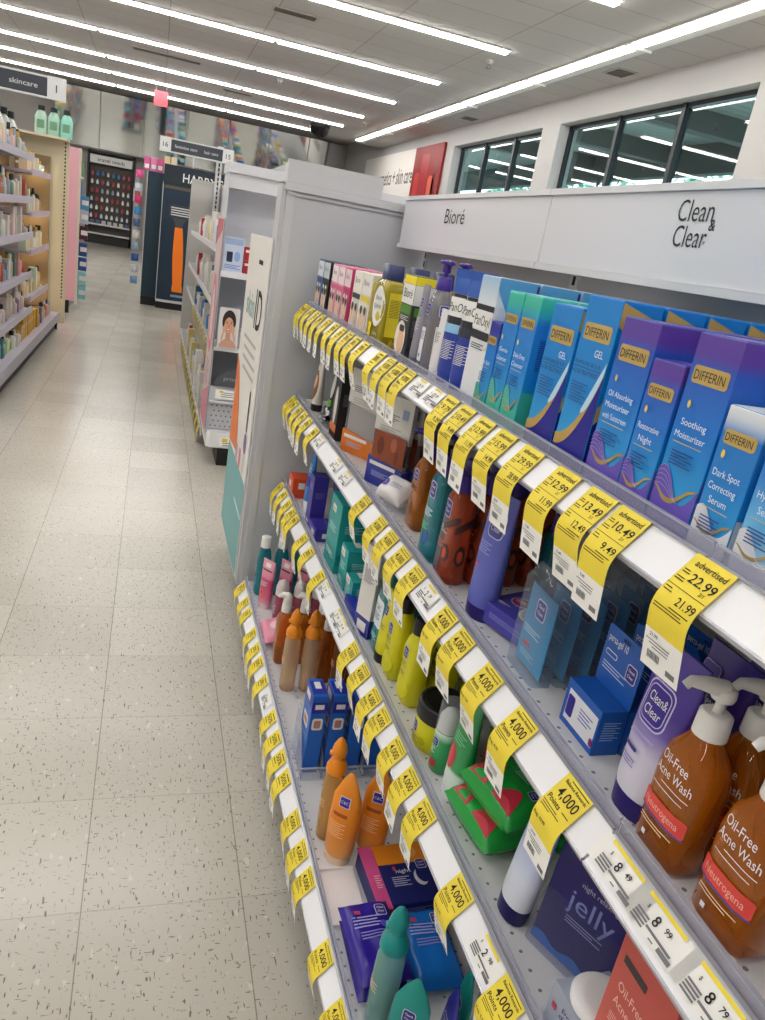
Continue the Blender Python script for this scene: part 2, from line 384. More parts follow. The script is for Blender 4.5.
for i, (x, y) in enumerate(((1.9, 14.9), (3.9, 10.2), (4.1, 17.4))):
    s = thing('ceiling_sprinkler', ('round smoke sensor under the third light row', 'small sprinkler head in the open ceiling over the headers', 'small sprinkler head close to the camera dome')[i], 'sprinkler', (x, y, CEIL))
    MB().loft([(-.05, .03, .03, 2), (-.03, .05, .05, 2), (0, .05, .05, 2)], mat('#c9c6c2', .4)).build('plate', s)
    MB().loft([(-.1, .02, .02, 2), (-.095, .035, .035, 2), (-.05, .012, .012, 2)], mat('#8f8c88', .3, .7)).build('deflector', s)
rs = thing('hanging_card', 'small plain coral red card hanging from the far ceiling', 'sign', (-.07, 18.7, 3.5))
MB().box(-.14, .14, -.004, .004, -.17, .12, mat('#ef5560', .6)).build('card', rs)
MB().tube([(-.1, 0, .12), (-.1, 0, .24)], .003, mat('#dddddd', .5), 6).tube([(.1, 0, .12), (.1, 0, .24)], .003, mat('#dddddd', .5), 6).build('hanging_wire', rs)

# ------------------------------------------------------------------ tilted mirrors along the top of the far wall
MIR = mat('#cfd3d2', .03, 1.0)
for i in range(7):
    x = -2.9 + i * 1.2
    mt = thing('mirror_panel', 'tilted mirror panel above the far wall, %s from the aisle end' % ORD[i], 'mirror', (x, 25.35, 2.62), group='tilted mirrors along the far wall', rx=math.radians(9))
    MB().box(.01, 1.19, -.006, .006, 0, 1.48, MIR).build('mirror_glass', mt)
    MB().box(0, .012, -.012, .012, 0, 1.48, mat('#b8b5b0', .5)).box(1.188, 1.2, -.012, .012, 0, 1.48, mat('#b8b5b0', .5)).box(0, 1.2, -.02, .02, -.04, 0, mat('#a8a49e', .5)).build('frame', mt)

# ------------------------------------------------------------------ wall sign over the cosmetics wall
sg = thing('wall_sign', 'white wall sign reading cosmetics + skin care beside a red lipstick picture', 'sign', (5.49, 19.0, 2.9))
MB().box(-.05, 0, -1.3, 3.2, -.75, .62, mat('#eeeae6', .6)).build('sign_board', sg)
SS = lambda x, z, e: (-.05 - e, -x, z)
MB().text(SS, 'cosmetics + skin care', -.25, .08, .36, mat('#55504e', .7), w=3.1).build('lettering', sg)
pic = MB().box(-.05, 0, -3.15, -1.3, -.75, .62, mat('#8e1d22', .5)); pic.build('picture_board', sg)
pc = MB()
for (cx, w, z0, z1, c) in ((1.65, .35, -.7, .1, '#c23a38'), (2.1, .5, -.7, .45, '#a51f28'), (2.65, .4, -.7, .0, '#d8604a'), (2.85, .25, -.7, .3, '#7c141d')):
    pc.rrect(SS, cx, (z0 + z1) / 2, w, z1 - z0, mat(c, .4), .1)
    pc.rrect(SS, cx, z0 + .1, w * .9, .22, mat('#2b1518', .4), .02, .001)
pc.build('lipstick_picture', sg)
wb = thing('wall_alarm', 'small white rounded alarm box on the wall beside the closer window', 'alarm', (5.49, 6.5, 2.75))
MB().loft([(-.1, .03, .05, 4), (-.085, .045, .06, 4), (.085, .045, .06, 4), (.1, .03, .05, 4)], WHITE).build('casing', wb)
# ================================================================== THE LONG SHELF RUN
XT, XB = .445, .42            # top and bottom edge of the sloping price rails (upper shelves)
DECK = {1: 1.075, 2: .794, 3: .508, 4: .156}
RAILX = {1: (XB, XT), 2: (XB, XT), 3: (XB, XT), 4: (.334, .359)}
SHELFNAME = {1: 'top', 2: 'second', 3: 'third', 4: 'bottom'}
BACKX = .79
SEAM = [2.285, 1.375, .46, -.455]
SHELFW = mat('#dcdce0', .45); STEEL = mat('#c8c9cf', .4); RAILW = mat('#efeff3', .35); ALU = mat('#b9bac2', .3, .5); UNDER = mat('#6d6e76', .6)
def deck_material():
    m = bpy.data.materials.new('perforated_deck'); m.use_nodes = True
    nt = m.node_tree; N = nt.nodes.new; L = nt.links.new; b = nt.nodes['Principled BSDF']
    tc = N('ShaderNodeTexCoord'); mp = N('ShaderNodeMapping'); mp.inputs['Scale'].default_value = (1 / .05, 1 / .0254, 1); L(tc.outputs['Object'], mp.inputs[0])
    fr = N('ShaderNodeVectorMath'); fr.operation = 'FRACTION'; L(mp.outputs[0], fr.inputs[0])
    sb = N('ShaderNodeVectorMath'); sb.operation = 'SUBTRACT'; sb.inputs[1].default_value = (.5, .5, 0); L(fr.outputs[0], sb.inputs[0])
    sc = N('ShaderNodeVectorMath'); sc.operation = 'MULTIPLY'; sc.inputs[1].default_value = (.05, .0254, 0); L(sb.outputs[0], sc.inputs[0])
    ln = N('ShaderNodeVectorMath'); ln.operation = 'LENGTH'; L(sc.outputs[0], ln.inputs[0])
    g = N('ShaderNodeMath'); g.operation = 'LESS_THAN'; g.inputs[1].default_value = .0024; L(ln.outputs['Value'], g.inputs[0])
    x = N('ShaderNodeMix'); x.data_type = 'RGBA'; x.inputs['A'].default_value = lin('#dcdcde'); x.inputs['B'].default_value = lin('#77777c'); L(g.outputs[0], x.inputs['Factor'])
    L(x.outputs['Result'], b.inputs['Base Color']); b.inputs['Roughness'].default_value = .4
    return m
DECKM = deck_material()
SEC = ['far', 'middle', 'near']
for lv in (1, 2, 3, 4):
    xb, xt = RAILX[lv]; z = DECK[lv]
    for k in range(3):
        y1, y0 = SEAM[k] - .0015, SEAM[k + 1] + .0015
        s = thing('gondola_shelf', '%s shelf of the %s bay, white steel with a sloping price rail' % (SHELFNAME[lv], SEC[k]), 'shelf', (0, 0, z), group='shelves of the long product run')
        MB().box(xt + .001, BACKX - .006, y0, y1, -.004, 0, DECKM).build('deck', s)
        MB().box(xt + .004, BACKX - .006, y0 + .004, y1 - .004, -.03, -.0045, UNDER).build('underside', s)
        # rail face from (xt, +.005) down to (xb, -.025)
        r = MB().prism([(xt, .0045), (xb, -.0255), (xb + .004, -.0285), (xt + .004, -.0265), (xt + .004, .0045)], y0, y1, RAILW, 'y')
        r.build('price_rail', s)
        MB().prism([(xb, -.0255), (xb - .0022, -.0265), (xb - .001, -.0305), (xb + .004, -.0295)], y0, y1, ALU, 'y').prism([(xt - .0005, .0045), (xt - .003, .0065), (xt + .001, .0075), (xt + .003, .0045)], y0, y1, ALU, 'y').build('rail_edge', s)
        l = MB().box(xt + .0035, xt + .0055, y0, y1, .0008, .0175, LIPCLEAR).box(xt + .002, xt + .0065, y0, y1, .0176, .0192, clear('#e9e8f4', .45, .1))
        l.build('clear_lip', s)
BACKM = mat('#c9cacf', .55)
gf = thing('shelving_back', 'grey steel back frame with slotted uprights behind the long product run', 'shelving frame', (0, 0, 0))
for k in range(3):
    MB().box(BACKX, BACKX + .012, SEAM[k + 1] + .017, SEAM[k] - .017, .05, 1.44, BACKM).build('back_panel', gf)
for y in SEAM:
    u = MB().box(BACKX - .003, BACKX + .02, y - .016, y + .016, 0, 1.44, mat('#dfe0e3', .35))
    up = u.build('upright', gf)
    sl = MB()
    for j in range(54):
        for d in (-.006, .006): pass
        sl.box(BACKX - .0042, BACKX - .0031, y - .0045, y + .0045, .1 + j * .0254, .117 + j * .0254, mat('#26262a', .8))
    sl.build('upright_slots', up)
MB().box(.40, .44, SEAM[3], SEAM[0], 0, .118, mat('#2c2c2f', .6)).build('kick_plate', gf)
# header signs
HX = .70
for k in range(3):
    y1, y0 = SEAM[k] + (.0 if k else .01) - .001, SEAM[k + 1] + .001
    h = thing('header_sign', ['pale header panel above the far bay bearing a single word', 'pale header panel above the middle bay bearing two stacked words', 'pale blank header panel above the near bay'][k], 'sign', (HX, (y0 + y1) / 2, 1.29), rz=FACE)
    w = y1 - y0
    MB().box(-w / 2, w / 2, 0, .006, .008, .128, mat('#dcdde4', .4)).build('face', h)
    MB().box(-w / 2, w / 2, -.006, .085, .1285, .139, mat('#d9dade', .4)).box(-w / 2, w / 2, -.006, .012, -.004, .0075, mat('#d9dade', .4)).build('trim', h)
    if k == 0:
        c = on_x(455, 216, HX); MB().text(flat_front(0), 'Bior\u00e9', (y0 + y1) / 2 - c.y, c.z - 1.29, .037, mat('#2d2d30', .7), w=.135, wt=-.004).build('lettering', h)
    if k == 1:
        t = MB()
        for (px, py, st, ww) in ((697, 210, 'Clean', .076), (690, 236, 'Clear', .071)):
            c = on_x(px, py, HX); t.text(flat_front(0), st, (y0 + y1) / 2 - c.y, c.z - 1.29, .030, mat('#2d2d30', .7), w=ww, wt=-.004)
        c = on_x(713, 225, HX); t.text(flat_front(0), '&', (y0 + y1) / 2 - c.y, c.z - 1.29, .015, mat('#2d2d30', .7))
        c = on_x(704, 243, HX); t.text(flat_front(0), '\u00ae', (y0 + y1) / 2 - c.y, c.z - 1.29, .004, mat('#2d2d30', .7))
        t.build('lettering', h)

# ------------------------------------------------------------------ hanging price tags and slip-in labels
RAILLEN = .039
def tag_path(lv, L, curl):
    xb, xt = RAILX[lv]; z0 = DECK[lv] + .0055
    a0 = math.atan2(-.030, -.025)           # direction down the rail
    pts = [(xt - .0030, z0 + .001)]; n = 26; s = L / n; a = a0
    for i in range(n):
        v = (i + 1) * s
        if v < RAILLEN: a = a0
        else:
            t = min(1, (v - RAILLEN) / (L - RAILLEN)); a = a0 + (-PI / 2 - a0 + curl) * min(1, t * 2.6)
        pts.append((pts[-1][0] + math.cos(a) * s, pts[-1][1] + math.sin(a) * s))
    return pts, s
def tag_surface(lv, yc, L, curl, twist=0.0):
    pts, s = tag_path(lv, L, curl)
    def S(x, z, e):
        v = min(max(-z, 0), L - 1e-6); i = int(v / s); t = v / s - i
        (ax, az), (bx, bz) = pts[i], pts[i + 1]
        px, pz = ax + (bx - ax) * t, az + (bz - az) * t
        dx, dz = bx - ax, bz - az; n = math.hypot(dx, dz)
        k = max(0, v - RAILLEN)
        return (px + (dz / n) * e + twist * k * x * 6, yc - x - twist * k * .3, pz - (dx / n) * e)
    return S
def price_tag(lv, yc, kind, label, group, W=.047, L=.104, top='', second=''):
    curl = random.uniform(.02, .26); yc = min(yc, SEAM[0] - W / 2 + .004); tw = random.uniform(-.12, .12)
    S = tag_surface(lv, yc, L, curl, tw)
    o = thing('hanging_price_tag', label, 'price tag', (0, 0, 0), group=group)
    cut = .69 * L
    MB().grid(lambda u, v: S((u - .5) * W, -v * cut, 0), 4, 18, YEL, True).grid(lambda u, v: S((u - .5) * W, -(cut + v * (L - cut)), 0), 4, 9, PAPER, True).build('paper_strip', o)
    t = MB(); E = .0004
    def ln(x, v, w, h=.0009, m=INK): t.rrect(S, x, -v, w, h, m, 0, E, 3, 1)
    if kind == 'adv':
        t.text(S, 'advertised', .002, -.0075, .0062, INK, w=.036, eps=E)
        t.text(S, top, .006, -.0205, .0092, INK, w=.030, eps=E)
        t.text(S, '2/1', .013, -.0285, .0036, INK, eps=E)
        for j, (x, v, w) in enumerate(((-.017, .017, .007), (-.0165, .0195, .009), (-.0165, .025, .010), (-.016, .0275, .011))): ln(x, v, w)
        ln(0, .0335, W * .98, .0005)
        ln(-.017, .037, .008); ln(-.016, .040, .010)
        t.text(S, second, .010, -.043, .0078, INK, w=.022, eps=E)
        ln(.008, .051, .024); ln(-.004, .0535, .034, .0008); ln(-.003, .056, .036, .0008)
    elif kind == 'pts':
        t.rrect(S, .004, -.0035, .032, .001, INK, 0, E, 4, 1)
        t.text(S, 'Balance Rewards', .001, -.0075, .0037, INK, w=.038, eps=E)
        t.text(S, '4,000', .001, -.0185, .0115, INK, w=.034, eps=E)
        t.text(S, 'Points', -.009, -.0305, .0062, INK, w=.022, eps=E)
        ln(.013, .031, .012); ln(-.008, .037, .026, .0008); ln(-.004, .0395, .032, .0008); ln(-.012, .042, .016, .0008)
        t.text(S, 'Reg. ' + second, -.010, -.054, .0038, INK, w=.022, eps=E)
    else:
        t.text(S, top, .001, -.0175, .0125, INK, w=.034, eps=E)
        ln(.006, .006, .026, .0022); ln(-.008, .030, .024, .002); ln(-.006, .037, .028, .0009); ln(-.004, .056, .018, .0012)
    v = cut + .003
    t.text(S, second or '4.99', -.012, -(v + .001), .0034, INK, eps=E)
    for j in range(3): ln(-.006 + j * .002, v + .006 + j * .0028, .030 - j * .005, .0007)
    for j in range(9): t.rrect(S, -.016 + j * .0018, -(v + .019), .0009 if j % 3 else .0013, .007, GREYINK, 0, E, 1, 2)
    t.rrect(S, .014, -(v + .024), .011, .005, GREYINK, 0, E, 2, 2)
    t.build('printing', o.children[0])
    return o
def shelf_label(lv, yc, price, label, W=.062, stripe=True, cents=''):
    S = tag_surface(lv, yc, RAILLEN - .003, 0)
    o = thing('rail_price_label', label, 'price label', (0, 0, 0))
    h = RAILLEN - .005
    MB().grid(lambda u, v: S((u - .5) * W, -.002 - v * (h - .004), -.0008), 3, 3, PAPER).build('paper_slip', o)
    t = MB(); E = .0003
    if stripe: t.rrect(S, -.004, -.0045, W * .62, .0035, YEL, 0, E, 4, 1)
    t.text(S, price, -.006, -.0155, .0095, INK, eps=E)
    if cents: t.text(S, cents, .0035, -.0135, .0055, INK, eps=E, align='l')
    t.text(S, '$', -.020, -.0125, .0035, INK, eps=E)
    for j in range(4): t.rrect(S, -.019, -(.020 + j * .003), .016, .0018, GREYINK, 0, E, 2, 1)
    t.rrect(S, .006, -.0245, .032, .0022, GREYINK, 0, E, 2, 1); t.rrect(S, .018, -.0285, .016, .004, GREYINK, 0, E, 2, 1); t.rrect(S, .002, -.0295, .006, .0012, GREYINK, 0, E, 2, 1)
    t.build('printing', o.children[0])
    return o
def rail_y(lv, px, py): return on_x(px, py, RAILX[lv][1]).y
TG = 'yellow price tags on the %s shelf edge'
def tag_row(lv, pts, kind, top, where, sec=None, **k):
    for i, (px, py) in enumerate(pts):
        price_tag(lv, rail_y(lv, px, py), kind, 'yellow tag reading %s on the %s shelf edge, %s %s' % (top.replace('%', ' percent'), SHELFNAME[lv], ORD[i], where), TG % SHELFNAME[lv], top=top, second=(sec[i] if sec else ''), **k)
# top shelf
tag_row(1, [(304.6, 305.5), (310, 309), (314.8, 311), (320.3, 314.5), (325.5, 318.4), (331.7, 322.4), (339.1, 326.3), (346.2, 331), (353.2, 335.7), (360.3, 340.4), (368.9, 344.3), (384.6, 354.5)], 'far', '20% !', 'from the end panel', L=.112)
tag_row(1, [(394.8, 360.8), (404, 368), (414, 374.5)], 'pts', '4,000', 'by the white labels', ['12.99', '11.49', '12.99'], L=.108)
for (px, py, lab) in ((428, 384, 'white 12 dollar label in the top rail beside the 4,000 tags'), (443, 394, 'white 12 dollar label in the top rail beside the 9.79 tag')):
    shelf_label(1, rail_y(1, px, py), '12', lab, W=.048, cents='99')
for (px, py, a, b, lab) in ((456.5, 399, '9.79', '9.29', ''), (472.3, 407.7, '10.49', '9.49', ', beside the 9.79 tag'), (490.7, 424, '12.99', '11.99', ', beside the 15.99 tag'), (512, 435.2, '15.99', '14.99', ''), (538, 451, '29.99', '28.99', ''),
                            (573.7, 472, '12.99', '11.99', ', beside the 13.49 tag'), (608.5, 492, '13.49', '12.49', ''), (639.5, 514, '10.49', '9.49', ', beside the 13.49 tag'), (723, 558.8, '22.99', '21.99', '')):
    price_tag(1, rail_y(1, px, py), 'adv', 'yellow price tag reading %s on the top shelf%s' % (a, lab), TG % 'top', top=a, second=b, W=.0475, L=.112)
# second shelf
tag_row(2, [(293, 399), (298.5, 404.5), (303.2, 410), (307.2, 417), (311.9, 424), (318.9, 432)], 'far', '20% !', 'from the end panel', L=.112)
for i, (px, py) in enumerate(((324, 442), (342, 464), (351, 478))):
    shelf_label(2, rail_y(2, px, py), '9', 'white paper label in the second rail, %s after the far yellow tags' % ORD[i], W=.055, cents='49')
tag_row(2, [(369.7, 502), (385.8, 521.6), (396.6, 536.3), (409.3, 551), (424, 567.6)], 'pts', '4,000', 'after the far labels', ['6.49', '7.99', '7.99', '6.49', '6.49'])
shelf_label(2, rail_y(2, 437, 590), '2', 'white label with a price of 2 between yellow tags in the second rail', W=.05, cents='29')
tag_row(2, [(455, 611), (471, 637), (498.4, 672.7), (533, 713.5), (584, 788)], 'pts', '4,000', 'past the near white label', ['5.99', '6.49', '7.99', '8.99', '10.99'])
for (px, py, c, wh) in ((640, 856, '49', 'next to the rail seam'), (680, 912, '99', 'second from the seam'), (737, 987, '79', 'at the near end')):
    shelf_label(2, rail_y(2, px, py), '8', 'white price label reading 8.%s in the second rail, %s' % (c, wh), W=.078, cents=c)
# third shelf
tag_row(3, [(281.5, 487.5), (287, 499), (291.7, 505.5), (295.6, 513), (298.7, 521), (307.4, 540), (313.6, 554), (324.6, 577)], 'far', '20% !', 'from the end panel', L=.118)
for i, (px, py) in enumerate(((329, 596), (342, 620), (347, 629))):
    shelf_label(3, rail_y(3, px, py), '7', 'white paper label in the third rail by the seam, %s from the far tags' % ORD[i], W=.05, cents='49')
tag_row(3, [(359.4, 644), (369.6, 666), (381.4, 688.6), (391, 708), (404.7, 742), (419.4, 770), (434, 805), (469, 888), (520, 986)], 'pts', '4,000', 'from the rail seam', ['6.49', '6.49', '5.99', '5.99', '7.49', '7.99', '5.49', '6.99', '5.99'])
shelf_label(3, rail_y(3, 499, 948), '2', 'white price label reading 2.98 in the third rail', W=.06, cents='98')
# bottom shelf
tag_row(4, [(245.7, 586.5), (249.6, 597.5), (252, 610), (256.7, 632), (260.6, 644.5), (263.7, 659.4), (268, 680)], 'far', '20% !', 'from the end panel', L=.108)
shelf_label(4, rail_y(4, 272, 699), 'Clean', 'white label with one printed word between yellow tags in the bottom rail', W=.055, stripe=False)
tag_row(4, [(277, 712), (282, 731), (286.5, 752.5), (291, 775)], 'far', '50%', 'after the white label', L=.108)
tag_row(4, [(300.6, 817), (308.4, 844.7), (314.3, 878), (334, 943), (347.6, 1007.5)], 'pts', '4,000', 'after the 50 tags', ['4.99', '5.99', '6.49', '7.99', '7.49'])

# ------------------------------------------------------------------ tall end fixture that closes the far end
EF = mat('#c4c6cb', .45); EFD = mat('#b6b8be', .45)
ef = thing('endcap_fixture', 'tall light grey steel end panel closing the far end of the product run', 'end panel', (0, 0, 0))
PY = 2.325
MB().box(.375, .80, PY, PY + .025, .125, 1.402, EF).build('side_panel', ef)
MB().box(.338, .352, PY + .004, PY + .10, .12, 1.40, EF).box(.352, .375, PY - .003, PY + .03, .12, 1.40, mat('#cdcfd3', .4)).build('front_post', ef)
MB().box(.352, .80, PY - .006, PY + .01, 1.3725, 1.379, EFD).box(.345, .80, PY - .008, PY + .03, 1.385, 1.404, mat('#d0d2d6', .4)).build('top_trim', ef)
MB().box(.352, .64, PY + .03, PY + .06, 1.405, 1.47, mat('#cccdd1', .5)).box(.338, .80, PY + .0, PY + .10, 1.4045, 1.408, EF).build('top_cap', ef)
MB().box(.40, .80, PY + .03, PY + .6, 0, .118, mat('#2a2a2d', .6)).box(.352, .80, PY + .03, PY + .62, .12, .13, EFD).build('base', ef)
MB().box(.79, .80, PY + .03, PY + .32, .13, 1.40, EF).box(.44, .79, PY + .30, PY + .32, .13, 1.40, EF).build('rear_panel', ef)
po = thing('hanging_poster', 'tall white and teal poster on the aisle edge of the grey end panel', 'poster', (.337, 0, 0), rz=FACE)
PS = lambda x, z, e: (x, -e, z)
y_a, y_b = 2.365, 2.93
xa, xb_ = -y_b, -y_a
MB().box(xa, xb_, -.004, -.0005, .13, 1.245, mat('#e9e6e1', .5)).build('card', po)
pp = MB(); E0 = .0046
pp.rrect(PS, (xa + xb_) / 2, .30, xb_ - xa, .33, mat('#6fa9ab', .5), 0, E0)
pp.rrect(PS, xb_ - .12, .34, .22, .012, mat('#cfe3e2', .5), 0, E0 + .0004)
pp.band(PS, xa, xa + .25, lambda t: .47 + .02 * t, lambda t: .80 - .28 * t * t, mat('#e07a3c', .5), E0 + .0004)
pp.text(PS, 'skin', xb_ - .36, 1.02, .085, mat('#8fb9b6', .5), w=.22, eps=E0 + .0004)
pp.text(PS, 'ID', xb_ - .14, 1.02, .13, INK, w=.16, eps=E0 + .0004)
pp.rrect(PS, xb_ - .20, 1.165, .10, .014, INK, 0, E0 + .0004)
for j in range(4): pp.rrect(PS, xb_ - .27 + .01 * j, .90 - .035 * j, .34 - .03 * (j % 2), .012, mat('#b7b3b0', .6), 0, E0 + .0004)
pp.rrect(PS, xb_ - .10, .69, .03, .14, mat('#4b3352', .5), .01, E0 + .0004); pp.rrect(PS, xb_ - .10, .58, .07, .07, mat('#7d5f98', .5), .03, E0 + .0004)
for j in range(3): pp.rrect(PS, xb_ - .1 - .1 * j, .51 - .01 * j, .045, .07, mat(('#d9cfd2', '#c96f72', '#b8a6c4')[j], .5), .012, E0 + .0006)
pp.build('print', po)
# ================================================================== PRODUCTS
NAVY = mat('#26277e', .35); PURPLE = mat('#3b2387', .3); GOLD = mat('#bda15c', .45); OFFW = mat('#e9e8e6', .4)
def draw(mb, S, items, e0=.0004):
    for i, it in enumerate(items):
        e = e0 + .00022 * i; k = it[0]
        if k == 'r': mb.rrect(S, it[1], it[2], it[3], it[4], it[5], it[6] if len(it) > 6 else 0, e)
        elif k == 'e': mb.ell(S, it[1], it[2], it[3], it[4], it[5], e)
        elif k == 't': mb.text(S, it[1], it[2], it[3], it[4], it[5], w=it[6] if len(it) > 6 else None, eps=e, rot=it[7] if len(it) > 7 else 0, wt=0.0)
        elif k == 'b': mb.band(S, it[1], it[2], it[3], it[4], it[5], e)
        elif k == 'l':                        # a few fine print lines
            x, z, w, n = it[1:5]; m = it[5]; h = it[6] if len(it) > 6 else .0012
            for j in range(n): mb.rrect(S, x - (w * .12 if j % 2 else 0), z - j * h * 2.6, w * (.78 if j % 2 else 1), h, m, 0, e, 3, 1)
        elif k == 'cc':                       # rounded square emblem with a pale outline
            x, z, s = it[1:4]
            mb.rrect(S, x, z, s, s * 1.12, mat('#d8d4ea', .4), s * .22, e); mb.rrect(S, x, z, s * .88, s, mat('#2c2385', .35), s * .18, e + .0002)
            mb.text(S, 'Clean&', x, z + s * .2, s * .2, OFFW, w=s * .62, eps=e + .0004); mb.text(S, 'Clear', x, z - s * .16, s * .2, OFFW, w=s * .6, eps=e + .0004)
    return mb
def finish(root, X, Y, lv, rz=FACE, rx=0, ry=0, dz=0): return pose(root, (X, Y, DECK[lv] + dz + .0003), rz, rx, ry)
def row_back(root, n, step, labels, lateral=0.0):
    """further copies behind the front one, one step deeper along the shelf each"""
    for i in range(n):
        r = dup(root, labels[i] if isinstance(labels, (list, tuple)) else labels % ORD[i + 1])
        r.location = root.location + Vector((step * (i + 1), lateral * (i + 1), 0))
def carton(name, label, cat, w, d, h, body, front=(), side=(), top=(), group=None, tab=False):
    o = thing(name, label, cat, group=group)
    MB().box(-w / 2, w / 2, -d / 2, d / 2, 0, h, body).build('carton_body', o, bevel=.0009)
    if front: draw(MB(), flat_front(-d / 2), front).build('front_print', o.children[0])
    if side: draw(MB(), flat_side(w / 2), side).build('side_print', o.children[0])
    fl = MB().box(-w / 2 + .001, w / 2 - .001, -d / 2 + .001, d / 2 - .0015, h + .0001, h + .0007, body)
    if top: draw(fl, flat_top(h + .0007), top)
    fl.build('lid_flap', o)
    if tab: MB().rrect(flat_front(d / 2 - .001), 0, h + .012, w * .55, .03, body, .008).build('hang_tab', o)
    return o
def bottle(name, label, cat, secs, body, capsecs=None, cap=None, items=(), group=None, back=()):
    o = thing(name, label, cat, group=group)
    MB().loft(secs, body).build('bottle_body', o)
    if capsecs: MB().loft(capsecs, cap).build('cap', o)
    if items: draw(MB(), loft_front(secs), items).build('label_print', o.children[0])
    return o
def rot_surface(S): return lambda x, z, e: (lambda p: (-p[1], p[0], p[2]))(S(x, z, e))
def pump(o, z, m, col_r=.014, reach=.034, h=.05, style='long', dirx=-1):
    turn = lambda p: (p[1] * 1.0 + p[0] * .25, p[0] * .97, p[2])      # nozzle swings round to the front
    """collar, stem and nozzle head of a dispenser pump; nozzle points along local x"""
    MB().loft([(z, col_r * 1.05, col_r * 1.05, 2), (z + h * .42, col_r, col_r, 2), (z + h * .46, col_r * .8, col_r * .8, 2)], m, 20).build('collar', o)
    MB().loft([(z + h * .46, .0042, .0042, 2), (z + h * .76, .0042, .0042, 2)], m, 14).build('stem', o)
    hd = MB(); nz = MB()
    if style == 'long':
        hd.loft([(z + h * .72, .0095, .0095, 2), (z + h * .8, .0108, .0108, 2), (z + h * .92, .0105, .0105, 2), (z + h * .97, .007, .007, 2)], m, 20)
        nz.tube([turn(p) for p in [(0, 0, z + h * .9), (-reach * .5, 0, z + h * .97), (-reach * .88, 0, z + h * .98), (-reach, 0, z + h * .88)]], [.0085, .0068, .005, .004], m, 12)
    elif style == 'mushroom':
        hd.loft([(z + h * .6, .0075, .0075, 2), (z + h * .86, .007, .007, 2), (z + h * .9, .0135, .0135, 2), (z + h * .97, .0135, .0135, 2), (z + h, .011, .011, 2)], m, 20)
        nz.tube([(0, 0, z + h * .92), (dirx * reach, 0, z + h * .92)], [.006, .004], m, 10)
    else:                                      # swan beak
        hd.loft([(z + h * .46, .0125, .0125, 2), (z + h * .8, .0115, .0115, 2), (z + h * .92, .009, .009, 2), (z + h, .003, .003, 2)], m, 20)
        nz.tube([turn(p) for p in [(0, 0, z + h * .8), (-reach * .6, 0, z + h * .86), (-reach, 0, z + h * .74)]], [.0105, .008, .003], m, 12)
    nz.build('nozzle', hd.build('pump_head', o))
def tube_pack(name, label, cat, w, h, body, capm, caph=.02, d=None, items=(), group=None, crimp=None, point=False):
    """squeeze tube standing on its cap; flat crimped top"""
    d = d or w * .62
    o = thing(name, label, cat, group=group)
    MB().loft([(0, w * .40, d * .48, 2.2), (caph, w * .42, d * .5, 2.2)], capm).build('cap', o)
    if point: secs = [(caph + .0004, w * .40, d * .48, 2), (caph + .006, w * .47, d * .5, 2), (h * .45, w * .5, d * .42, 2), (h * .72, w * .46, d * .26, 2), (h * .88, w * .27, d * .13, 2), (h, w * .05, d * .04, 2)]
    else: secs = [(caph + .0004, w * .42, d * .5, 2.1), (caph + .008, w * .45, d * .5, 2.1), (h * .5, w * .485, d * .38, 2.2), (h * .85, w * .5, d * .15, 2.6), (h * .94, w * .5, .002, 4), (h, w * .5, .0016, 6)]
    tb_ = MB().loft(secs, body, 28).build('tube_body', o)
    if crimp: MB().box(-w * .5, w * .5, -.0022, .0022, h * .94, h + .0004, crimp).build('crimp', tb_)
    if items: draw(MB(), loft_front(secs), items, .0006).build('label_print', tb_)
    return o
def pouch(name, label, cat, w, l, h, body, items=(), group=None, lid=None):
    """soft pack lying flat: local x wide, local y deep, pillow section, crimped ends"""
    o = thing(name, label, cat, group=group)
    def P(sg):
        def fn(u, v):
            x = (u - .5) * w; y = (v - .5) * l
            e = max(0, 1 - abs(2 * u - 1) ** 5) ** .7 * max(0, 1 - abs(2 * v - 1) ** 6) ** .6
            wob = .0022 * math.sin(9 * u + 5 * v) * math.sin(7 * v - 3 * u) * e
            return (x, y, h / 2 + sg * (h / 2 * e + wob * (sg > 0)))
        return fn
    MB().grid(P(1), 22, 22, body, True).grid(lambda u, v: P(-1)(1 - u, v), 22, 22, body, True).build('pack_body', o)
    def TS(x, y, e):
        p = P(1)(x / w + .5, y / l + .5); return (p[0], p[1], p[2] + e + .0006)
    if items: draw(MB(), TS, items).build('pack_print', o.children[0])
    if lid: draw(MB(), TS, lid, .0014).build('resealable_flap', o)
    return o

